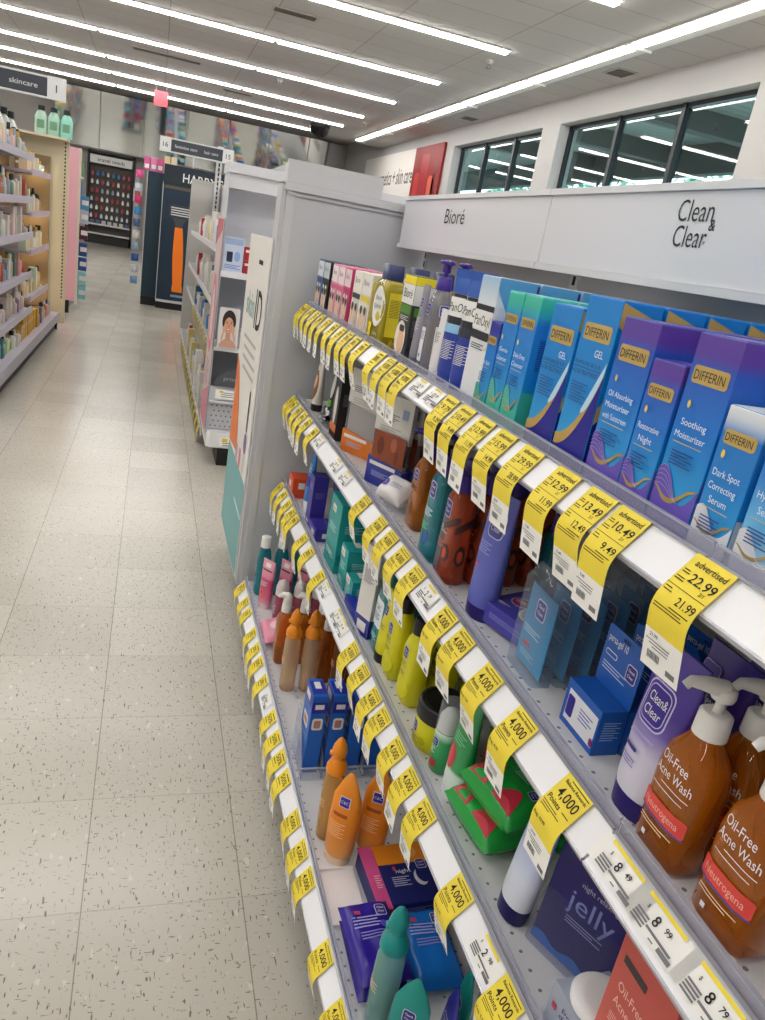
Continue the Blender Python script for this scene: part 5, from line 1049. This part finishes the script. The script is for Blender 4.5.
draw(t, S0, [('e', .053, .137, .070, .118, mat('#2a1d1a', .6)), ('b', .01, .098, lambda u: .004, lambda u: .018 + .034 * math.sin(PI * u), mat('#c99b86', .6)), ('r', .053, .065, .024, .05, mat('#c58f74', .6), .008), ('e', .053, .118, .046, .082, SKN), ('e', .042, .130, .009, .005, mat('#2b2220', .6)), ('e', .064, .130, .009, .005, mat('#2b2220', .6)), ('b', .036, .048, lambda u: .138, lambda u: .1395, mat('#2b2220', .6)), ('b', .058, .070, lambda u: .138, lambda u: .1395, mat('#2b2220', .6)), ('e', .053, .116, .008, .018, mat('#c68e74', .6)), ('e', .053, .098, .024, .009, mat('#b1545a', .5)), ('e', .053, .0985, .019, .0045, mat('#f0ebe6', .5)),
             ('b', .018, .036, lambda u: .02 + .07 * u, lambda u: .055 + .07 * u, mat('#d9a78c', .6)), ('b', .070, .090, lambda u: .09 - .07 * u, lambda u: .125 - .07 * u, mat('#d9a78c', .6)), ('e', .076, .098, .018, .04, mat('#d9a78c', .6)), ('e', .031, .098, .016, .036, mat('#d9a78c', .6))])
t.build('portrait_print', fc)
cy = thing('white_canister', 'small white canister beside the portrait card', 'canister', (.475, 4.1, .6505))
MB().loft([(0, .02, .02, 2), (.08, .02, .02, 2), (.084, .018, .018, 2)], WHITE).build('can_body', cy); MB().loft([(.084, .0195, .0195, 2), (.105, .019, .019, 2)], mat('#d9dbe2', .4)).build('lid', cy)
dc = thing('grey_arch_card', 'dark grey arched card with faint lettering in the lower endcap recess', 'display card', (.345, 4.04, .445))
MB().prism([(.0, 0)] + [(.16 - .16 * math.cos(PI * k / 14), .10 * math.sin(PI * k / 14)) for k in range(1, 14)] + [(.32, 0)], 0, .01, mat('#4c5056', .5), 'y').build('card', dc)
t = MB(); draw(t, S0, [('t', 'proactiv', .11, .045, .022, mat('#a5a8ae', .5), .12)]); t.build('lettering', dc)
MB().box(0, .92, .26, .275, .44, .63, DG).box(0, .92, .26, .275, .65, 1.005, DG).build('dark_backing', ec)
bn = thing('side_banner', 'tall pink and white banner strip on the aisle edge of the endcap', 'banner', (.322, 4.04, 0), rz=FACE)
MB().box(-.36, 0, -.004, -.001, .17, 1.285, mat('#d8c3c6', .5)).build('card', bn)
t = MB(); SB = lambda x, z, e: (x, -.004 - e, z)
draw(t, SB, [('b', -.36, 0, lambda u: 1.15 + .08 * u, lambda u: 1.28, mat('#c76a78', .5)), ('e', -.18, .80, .3, .42, mat('#cf7f88', .5)), ('e', -.18, .80, .18, .3, mat('#e2cdd0', .5)), ('b', -.36, 0, lambda u: .2, lambda u: .34 + .1 * u, mat('#c97c90', .5)), ('l', -.18, .55, .2, 6, mat('#b98a94', .5), .01)]); t.build('print', bn)
# the long unit along the aisle behind it
ag = thing('aisle_shelving', 'shelving unit along the aisle between the endcap and the dark razor display', 'shelving', (.36, 0, 0))
MB().box(.30, .32, 4.36, 9.1, 0, 1.62, mat('#c9cacf', .5)).build('back_panel', ag)
for z, x in ((.10, -.03), (.555, .0), (.80, .0), (1.12, .0)):
    MB().box(x, .30, 4.40, 8.6, z - .03, z, mat('#a9a9b0', .5)).box(x - .004, x, 4.40, 8.6, z - .035, z + .008, RAILW).build('shelf', ag)
for y in (4.38, 5.6, 6.9): MB().box(.285, .30, y, y + .04, 0, 1.62, mat('#d9dadd', .45)).build('upright', ag)
MB().box(-.02, .64, 9.05, 9.10, 0.02, 1.64, mat('#b9b7b3', .5)).build('end_panel', ag)
rg = random.Random(11)
cols = ['#d9d4cf', '#dcd8d2', '#1f8a96', '#cfc07a', '#e6e2de', '#b33040', '#c9c4bd', '#cfc9c2', '#2d6fa8', '#d9d6d2']
n = 0
for z, nm, h0 in ((.80, 'second', .2), (1.12, 'top', .19), (.10, 'lowest', .24), (.555, 'third', .15)):
    protos = []
    for k in range(14):
        y = 4.55 + k * .22; c = rg.choice(cols); h = h0 * rg.uniform(.75, 1.1); w = .07
        lab = 'small package %s from the endcap on the %s shelf of the aisle unit' % (ORD[k], nm)
        if k % 3 == 2: o = carton('boxed_package', lab, 'package', w, .06, h, mat(c, .4), [('l', 0, h * .7, .05, 3, OFFW, .004)], [('r', 0, h * .5, .04, h * .4, mat(rg.choice(cols), .4))])
        else:
            o = thing('toiletry_bottle', lab, 'bottle'); MB().loft([(0, .03, .022, 3), (h * .7, .032, .024, 3), (h * .8, .014, .014, 2)], mat(c, .35), 16).build('bottle_body', o); MB().loft([(h * .8, .016, .016, 2), (h, .015, .015, 2)], mat(rg.choice(cols), .4), 14).build('cap', o)
        pose(o, (.36 + .035 + (.0 if z > .2 else -.03), y, z + .0004), FACE)
for k in range(16):
    o = thing('hanging_price_tag', 'yellow tag %s along the lowest shelf of the far aisle unit' % ORD[k], 'price tag', (.325, 4.5 + .22 * k, .1), group='yellow tags on the far aisle unit')
    MB().grid(lambda u, v: (-.008 * v - .012 * math.sin(3 * v), (u - .5) * .09, .008 - .12 * v), 2, 8, mat('#c9b52c', .6), True).build('paper_strip', o)
for k in range(12):
    o = thing('hanging_price_tag', 'yellow tag %s along the third shelf of the far aisle unit' % ORD[k], 'price tag', (.352, 4.55 + .2 * k, .555), group='yellow tags on the far aisle unit')
    MB().grid(lambda u, v: (-.006 * v - .012 * math.sin(3 * v), (u - .5) * .09, .008 - .12 * v), 2, 8, mat('#b9a83a', .6), True).build('paper_strip', o)
# slotted upright and the hanging aisle sign
us = thing('slotted_post', 'slotted steel post rising beside the white endcap header', 'post', (.605, 9.0, 0))
MB().box(-.03, .03, -.02, .02, 1.0, 2.0, mat('#d7d8da', .4)).build('post', us)
sl = MB()
for k in range(20): sl.box(-.008, .008, -.0215, -.0202, 1.05 + k * .047, 1.085 + k * .047, mat('#2b2b2e', .8))
sl.build('slots', us)
def aisle_sign(label, x0, x1, y, z0, z1, nums, words, tilt=0):
    s = thing('aisle_sign', label, 'aisle sign', (x0, y, z0)); w = x1 - x0; h = z1 - z0
    MB().box(0, w, 0, .03, 0, h, mat('#3b3f48', .5)).box(-.005, w + .005, -.004, .034, h, h + .012, mat('#d5d6d8', .4)).box(-.005, w + .005, -.004, .034, -.012, 0, mat('#d5d6d8', .4)).build('sign_board', s)
    SF = lambda x, z, e: (x, -e, z)
    for (cx, st) in nums:
        MB().box(cx - h * .5, cx + h * .5, -.006, .036, -.012, h + .014, mat('#dedfe0', .5)).build('number_plate', s)
        MB().text(lambda x, z, e: (x, -.006 - e, z), st, cx, h * .5, h * .42, mat('#45484f', .6)).build('number', s)
    t = MB()
    for (cx, st, tw) in words: t.text(SF, st, cx, h * .5, h * .28, mat('#c3c6cc', .6), w=tw)
    t.build('lettering', s)
    MB().box(w * .45, w * .47, .01, .02, -.12, -.012, mat('#d5d6d8', .4)).build('stem', s)
    return s
aisle_sign('dark aisle sign reading 16 feminine care, hair care, 15', 0.04, .66, 8.6, 1.835, 1.945, [(0, '16'), (.62, '15')], [(.2, 'feminine care', .22), (.45, 'hair care', .14)])
aisle_sign('dark skincare aisle sign with a white number 1 plate', -1.35, -.68, 6.0, 1.838, 1.95, [(.67, '1')], [(.47, 'skincare', .17)])
# ------------------------------------------------------------------ dark razor display
hd = thing('razor_display', 'tall navy endcap display with a big picture of an orange handled razor', 'display', (.06, 11.1, 0))
NV = mat('#14293d', .45)
MB().box(0, .95, 0, .04, .12, 1.6, NV).box(.0, .95, -.02, .05, 1.6, 1.84, mat('#12232f', .45)).build('front_panel', hd)
MB().box(-.20, 0, .15, .19, .12, 1.72, mat('#12303f', .45)).build('side_wing', hd)
MB().box(-.006, .004, -.01, .16, .1, 1.62, mat('#b9bdc0', .3, .5)).box(-.21, -.2, .14, .2, .1, 1.72, mat('#b9bdc0', .3, .5)).box(.02, .95, -.004, 0, 1.55, 1.6, mat('#57534c', .5)).build('metal_edge', hd)
MB().box(-.2, .95, .2, .5, 1.68, 1.7245, NV).build('shoulder_shelf', hd)
MB().box(0, .95, -.06, .04, .09, .12, mat('#c9ccce', .3, .4)).box(.0, .95, -.03, .04, 0, .089, BLACK).box(-.2, .0, .13, .2, 0, .119, BLACK).build('base', hd)
SH = lambda x, z, e: (x, -.0 - e, z)
MB().text(lambda x, z, e: (x, -.02 - e, z), "HARRY'S", .50, 1.71, .11, mat('#e8e9ea', .5), w=.52).build('lettering', hd)
t = MB(); OR = mat('#ef7a10', .5)
t.band(SH, .20, .47, lambda u: .28, lambda u: .28, OR)
def hw(v): return .055 + .02 * math.sin(PI * v * .9) - .012 * v + (.012 if v < .1 else 0)
t.grid(lambda u, v: SH(.27 - .035 * v + (2 * u - 1) * hw(v), .24 + .84 * v, .001), 6, 16, OR)
t.grid(lambda u, v: SH(.235 + (2 * u - 1) * (.045 + .075 * v ** 2), 1.08 + .14 * v, .001), 6, 6, mat('#3e4146', .5))
t.rrect(SH, .245, 1.28, .30, .17, mat('#33363b', .5), .03, .0015)
for k in range(4): t.rrect(SH, .25, 1.235 + .03 * k, .26, .014, mat('#cfd2d4', .4), .004, .0022)
t.rrect(SH, .30, .185, .22, .03, mat('#8a96a5', .5), .004, .001)
t.build('razor_picture', hd)
for k in range(10):
    z = .25 + .15 * k if k < 9 else 1.62
    c = ('#7aa0c8', '#c9ccd2', '#3a64a8', '#9fb3c9', '#d8d6d4', '#5a6a94', '#4f8fc9', '#d23f74', '#c9d4e0', '#e35d9c')[k]
    o = thing('hanging_package', 'small package hanging at the aisle corner of the razor display, %s from the floor' % ORD[k], 'package', (-.235, 11.35, z)); MB().box(-.06, .035, 0, .03, 0, .10, mat(c, .5)).build('card', o); MB().loft([(.02, .03, .012, 4), (.07, .03, .02, 4), (.085, .02, .01, 4)], mat(c, .25), 14, cx=-.012, cy=-.008).build('blister', o)
for k in range(5):
    o = thing('pink_package', 'pink package stacked on the razor display shoulder, %s across' % ORD[k], 'package', (-.20 + .085 * k, 11.33, 1.7250 if k < 3 else 1.7250)); MB().box(0, .075, 0, .06, 0, .17 if k < 3 else .22, mat(('#d9609a', '#e07fb0', '#cf4f8c', '#e6c9a0', '#e0d2b8')[k], .5), ).build('pack', o, bevel=.006); MB().box(.01, .065, -.002, 0, .03, .08, OFFW).build('label', o)
# ------------------------------------------------------------------ skincare gondola across the aisle
lgd = thing('skincare_gondola', 'beige shelving gondola across the aisle under the skincare sign', 'shelving', (0, 0, 0))
BE = mat('#d3c8ac', .55)
MB().box(-1.32, -1.30, 4.6, 8.12, .1, 1.72, mat('#75593a', .6)).build('back_panel', lgd)
MB().box(-1.8, -.80, 8.12, 8.16, .06, 1.725, BE).build('end_board', lgd)
MB().box(-1.8, -.86, 8.08, 8.12, 0, .06, BLACK).box(-1.25, -.88, 4.6, 8.1, 0, .10, BLACK).build('kick_plate', lgd)
sl = MB()
for k in range(44): sl.box(-.838, -.825, 8.1185, 8.1199, .3 + k * .032, .316 + k * .032, mat('#3a352c', .8))
sl.build('peg_slots', lgd)
LS = mat('#b9b4c2', .5)
levels1 = (1.475, 1.185, .935, .645, .375); levels2 = (1.385, 1.075, .79, .43)
LV = []
for i, z in enumerate(levels1):
    MB().box(-1.29, -.90, 4.7, 6.62, z - .025, z - .006, LS).box(-.90, -.888, 4.7, 6.62, z - .035, z + .012, mat('#c4bfcd', .45)).build('shelf', lgd); LV.append((z - .0055, 4.9, 6.58, -.925, 'main bay, %s shelf down' % ORD[i]))
for i, z in enumerate(levels2):
    MB().box(-1.29, -.93, 6.75, 7.85, z - .025, z - .006, LS).box(-.93, -.918, 6.75, 7.85, z - .035, z + .012, mat('#c9b9c4', .45)).build('shelf', lgd); LV.append((z - .0055, 6.80, 7.70, -.955, 'lit bay, %s shelf down' % ORD[i]))
MB().box(-1.29, -.845, 4.7, 8.05, .11, .17, LS).box(-.845, -.835, 4.7, 8.05, .10, .18, mat('#b5b0bd', .45)).build('base_deck', lgd); LV.append((.1705, 4.95, 7.9, -.885, 'lowest deck'))
MB().box(-1.2, -1.0, 7.8, 8.06, 1.44, 1.46, WHITE).build('light_canopy', lgd)
for k, z in enumerate((1.43, 1.06, .77, .41)):
    o = thing('shelf_lamp', 'warm strip lamp under the %s shelf of the lit bay' % ORD[k], 'lamp', (-1.02, 7.98, z)); MB().box(-.14, .02, -.012, .012, -.012, -.002, emit('#ffe2b4', 32.0)).build('strip', o); MB().box(-.145, .025, -.015, .015, -.002, .006, WHITE).build('housing', o)
MB().box(-1.25, -.955, 8.09, 8.118, .2, 1.55, mat('#8d7656', .6)).build('amber_backing', lgd)
rl = random.Random(23)
lcol = ['#c9b9b4', '#d8cfc9', '#9fb39a', '#d9a9a4', '#b98a86', '#e2d6c2', '#8a9aa6', '#c7a46a', '#7d6a8a', '#dcd9d4', '#5f7f6a', '#b0563f']
ROWN = {}
for (z, ya, yb, xf, nm) in LV:
    y = ya; k = 0; low = 'lowest' in nm; lit = 'lit' in nm
    while y < yb and k < 38:
        t = rl.random(); w = rl.uniform(.05, .085); h = rl.uniform(.10, .19) * (.9 if z > 1.2 else .78 if low else 1); c = rl.choice(lcol)
        if low and 6.2 < y < 7.0: c = '#c79a1e'; t = .1; h = .15; w = .1
        if low and 5.0 < y < 5.8: c = rl.choice(['#8fc24a', '#3d7f8a', '#9ad06a', '#dcdcd8'])
        if lit: c = rl.choice(['#e0c06a', '#e8d9b0', '#cfc3b4', '#d8e6d0', '#e6c9a8', '#b9a088'])  # warm bright tints put part of the bay's glow into the product colours
        lab = '%s on the skincare gondola, %s, %s from the camera end' % ('small carton' if t < .22 else 'small bottle', nm, ORD[k])
        if t < .22: o = carton('skincare_carton', lab, 'carton', w, .06, h, mat(c, .45), [('l', 0, h * .7, w * .6, 2, OFFW, .005)], [('r', 0, h * .5, .04, h * .3, mat(rl.choice(lcol), .5))])
        else:
            o = thing('skincare_bottle', lab, 'bottle'); r = w * .42
            MB().loft([(0, r * .95, r * .8, 2.6), (h * .62, r, r * .85, 2.6), (h * .74, r * .42, r * .42, 2)], mat(c, .35), 14).build('bottle_body', o); MB().loft([(h * .745, r * .5, r * .5, 2), (h, r * .46, r * .46, 2)], mat(rl.choice(['#e6e4e0', '#2a2a2c', '#c9a04a', '#dcd6d0']), .4), 12).build('cap', o)
        pose(o, (xf - .035 - rl.random() * .02, y + w / 2, z + .0004), PI / 2, 0, 0)
        y += w + rl.uniform(.006, .022); k += 1
# tall shampoo bottles along the gondola top
MB().box(-1.3, -.80, 7.93, 8.12, 1.70, 1.72, BE).build('top_shelf', lgd)
for k in range(9):
    y = 5.2 + k * .26 if k < 6 else 7.45 + (k - 6) * .2; h = .23 if k > 5 else .27; c = ('#d9dcd6', '#d2d8d0', '#cfd9d0', '#dfe0da', '#d5dbd2', '#d9ded6', '#a9cbb9', '#9cc4b2', '#8fd0c0')[k]
    o = thing('tall_lotion_bottle', 'tall pale bottle with black cap on the gondola top, %s from the camera' % ORD[k], 'bottle'); MB().loft([(0, .05, .04, 3), (h * .6, .052, .042, 3), (h * .8, .03, .028, 2.4), (h * .84, .018, .018, 2)], mat(c, .35), 18).build('bottle_body', o); MB().loft([(h * .845, .03, .03, 2), (h, .028, .028, 2)], BLACK, 14).build('cap', o)
    draw(MB(), loft_front([(0, .05, .04, 3), (h * .6, .052, .042, 3)]), [('r', 0, h * .35, .06, h * .3, mat('#6f9a7a', .5), .006)]).build('label_print', o); pose(o, ((-1.04, y, 1.4699) if k < 6 else (-1.03 + .106 * (k - 6), 8.03, 1.7205)), 0)
for k in range(4):
    o = thing('shelf_talker', 'bright green leaf printed card behind the tall bottles, %s from the camera' % ORD[k], 'display card', (-1.215, 5.3 + .45 * k, 1.4699), rz=.05)
    MB().box(-.075, .075, 0, .004, 0, .47, mat('#4f9a2a', .5)).build('card', o); t = MB(); draw(t, S0, [('b', -.07, .07, lambda u: .2 + .1 * u, lambda u: .34 + .1 * u, mat('#8fd04a', .5)), ('b', -.07, .07, lambda u: .36, lambda u: .40 + .04 * u, mat('#2f6a1e', .5))]); t.build('leaf_print', o)
# pink end panel and blue packs on the next unit
pk = thing('pink_end_panel', 'tall plain pale pink end panel of the next unit across the aisle', 'end panel', (-.93, 9.36, 0))
MB().box(-.6, .11, 0, .03, .14, 1.73, mat('#e0a9b5', .5)).build('panel', pk); MB().box(.11, .13, -.006, .05, .10, 1.735, mat('#cfc6b4', .5)).build('edge_strip', pk); MB().box(-.6, .05, .0, .05, 0, .138, BLACK).build('base', pk)
for k in range(7):
    z = (.14, .30, .46, .62, .80, .97, 1.12, 1.28, 1.44)[k]; c = ('#7ec0c4', '#8ac8cc', '#23539c', '#2a4f8f', '#4a2b38', '#b9c6d4', '#4f93c4', '#5aa7cc', '#3a6f9f')[k]
    o = thing('blue_package', 'package edge showing past the pink panel, %s from the floor' % ORD[k], 'package', (-.80, 9.62, z)); MB().box(-.08, .07, 0, .06, 0, .145, mat(c, .5)).build('pack', o, bevel=.004); MB().box(.0, .07, -.0015, 0, .05, .1, OFFW).build('label', o)  # aisle-face packs set in mid-air
# ------------------------------------------------------------------ far wall cabinet
tc = thing('travel_cabinet', 'black far wall cabinet of travel size goods with a white header', 'cabinet', (-1.95, 25.3, 0))
CB = mat('#5a5450', .7)
MB().box(0, 1.2, .3, .34, 0, 2.5, CB).build('back_panel', tc); MB().box(-.05, 0, 0, .34, 0, 2.54, BLACK).box(1.2, 1.25, 0, .34, 0, 2.54, BLACK).box(-.05, 1.25, 0, .34, 2.5, 2.56, BLACK).box(-.05, 1.25, .0, .34, 0, .22, BLACK).build('frame', tc)
MB().box(.02, 1.18, .0, .03, 2.22, 2.44, mat('#e4e4e2', .5)).text(lambda x, z, e: (x, -e, z), 'travel needs', .6, 2.33, .10, mat('#55565a', .6), w=.75).build('header_sign', tc)
for z in (.26, .52): MB().box(0, 1.2, 0, .3, z, z + .04, mat('#d9d9d9', .5)).build('shelf', tc)
MB().box(1.27, 1.42, .05, .3, 0, 2.1, mat('#b9b6b2', .6)).build('side_post', tc)
rk = random.Random(4)
for i in range(6):
    for k in range(8):
        z = .72 + i * .235; x = .09 + k * .146
        o = thing('travel_bottle', 'travel size item %s along row %s up the far cabinet' % (ORD[k], ORD[i]), 'travel item', (-1.95 + x, 25.44, z))
        c = rk.choice(['#dfe2e6', '#c9d2dc', '#e4e8ee', '#e6e4e0', '#b8414a', '#8fa6bd', '#e9e7e4', '#dde6f0']) if i < 5 else rk.choice(['#3a6fae', '#c9506a', '#d8d4d0', '#3f86c4'])
        MB().loft([(0, .035, .03, 3), (.08, .037, .03, 3), (.095, .018, .018, 2), (.125, .018, .018, 2)], mat(c, .3), 12).build('bottle_body', o)
for k in range(7):
    o = thing('travel_box', 'small box %s along the lower deck of the far cabinet' % ORD[k], 'travel item', (-1.88 + k * .165, 25.38, .5605)); MB().box(0, .11, 0, .1, 0, .1, mat(rk.choice(['#c9ccd2', '#8a4a6a', '#5a6a8a', '#d9d6d0']), .5)).build('pack', o, bevel=.004)
mg = thing('notice_board', 'small pinned notice sheet on the post beside the far cabinet', 'notice', (-.58, 25.29, 1.55)); MB().box(-.12, .12, 0, .01, -.18, .18, mat('#d8d4cf', .6)).build('sheet', mg); t = MB(); draw(t, S0, [('r', 0, .06, .16, .12, mat('#b06a5a', .5)), ('l', 0, -.06, .16, 3, mat('#55565a', .6), .014)]); t.build('printing', mg)
# ------------------------------------------------------------------ far gondola runs (seen over the top and in the mirrors)
rf = random.Random(31)
fcol = [mat(c, .5) for c in ('#c9c4bc', '#3a6fb0', '#b8405a', '#d8c04a', '#4a8a5a', '#7a4f9a', '#e2dfd8', '#30343c', '#c9763a', '#5aa6b8')]
for i, (x, y0, y1, top) in enumerate(((.5, 11.7, 22.2, 1.7), (-1.32, 9.7, 12.0, 1.7), (2.6, 12, 22.2, 1.7), (-3.9, 9, 22.2, 1.7), (4.4, 13, 22, 1.7))):
    g = thing('far_gondola', 'long double sided gondola deep in the store, %s run' % ('behind the razor display', 'behind the pink panel', 'two aisles over', 'beyond the skincare gondola', 'along the window wall')[i], 'shelving', (x, 0, 0))
    MB().box(-.015, .015, y0, y1, .1, top, LG).build('spine', g); MB().box(-.4, .4, y0, y1, 0, .14, mat('#8a8a8e', .5)).build('base_deck', g)
    for z in (.5, .85, 1.2, 1.5): MB().box(-.34, .34, y0, y1, z - .025, z, mat('#c9c9ce', .5)).build('shelf', g)
    st = MB()
    for z in (.145, .505, .855, 1.205, 1.505):
        for sd in (-1, 1):
            y = y0 + .05
            while y < y1 - .2:
                w = rf.uniform(.1, .32); h = rf.uniform(.12, .27); d = rf.uniform(.16, .26); xx = sd * .33
                st.box(min(xx, xx - sd * d), max(xx, xx - sd * d), y, y + w, z, z + h, rf.choice(fcol)); y += w + .015
    o = st.build('stock', g); o['kind'] = 'stuff'
# ================================================================== CAMERA, SKY, VIEW
cd = bpy.data.cameras.new('camera'); cam = bpy.data.objects.new('camera', cd); COL.objects.link(cam)
cd.sensor_fit = 'VERTICAL'; cd.sensor_height = 36; cd.lens = FPX / 1020 * 36; cd.clip_start = .02; cd.clip_end = 200
r, d, f = CM[0], CM[1], CM[2]
cam.matrix_world = Matrix(((r[0], -d[0], -f[0], 0), (r[1], -d[1], -f[1], 0), (r[2], -d[2], -f[2], EYE), (0, 0, 0, 1)))
SC.camera = cam
w = bpy.data.worlds.new('sky'); SC.world = w; w.use_nodes = True
bg = w.node_tree.nodes['Background']; bg.inputs[0].default_value = (.62, .74, .85, 1); bg.inputs[1].default_value = SKY
SC.view_settings.view_transform = 'Standard'; SC.view_settings.look = 'None'; SC.view_settings.gamma = 1; SC.view_settings.use_curve_mapping = False
SC.view_settings.exposure = EXPO
SC.cycles.use_denoising = True; SC.cycles.max_bounces = 10; SC.cycles.transparent_max_bounces = 24; SC.cycles.caustics_reflective = False; SC.cycles.caustics_refractive = False; SC.cycles.sample_clamp_indirect = 6
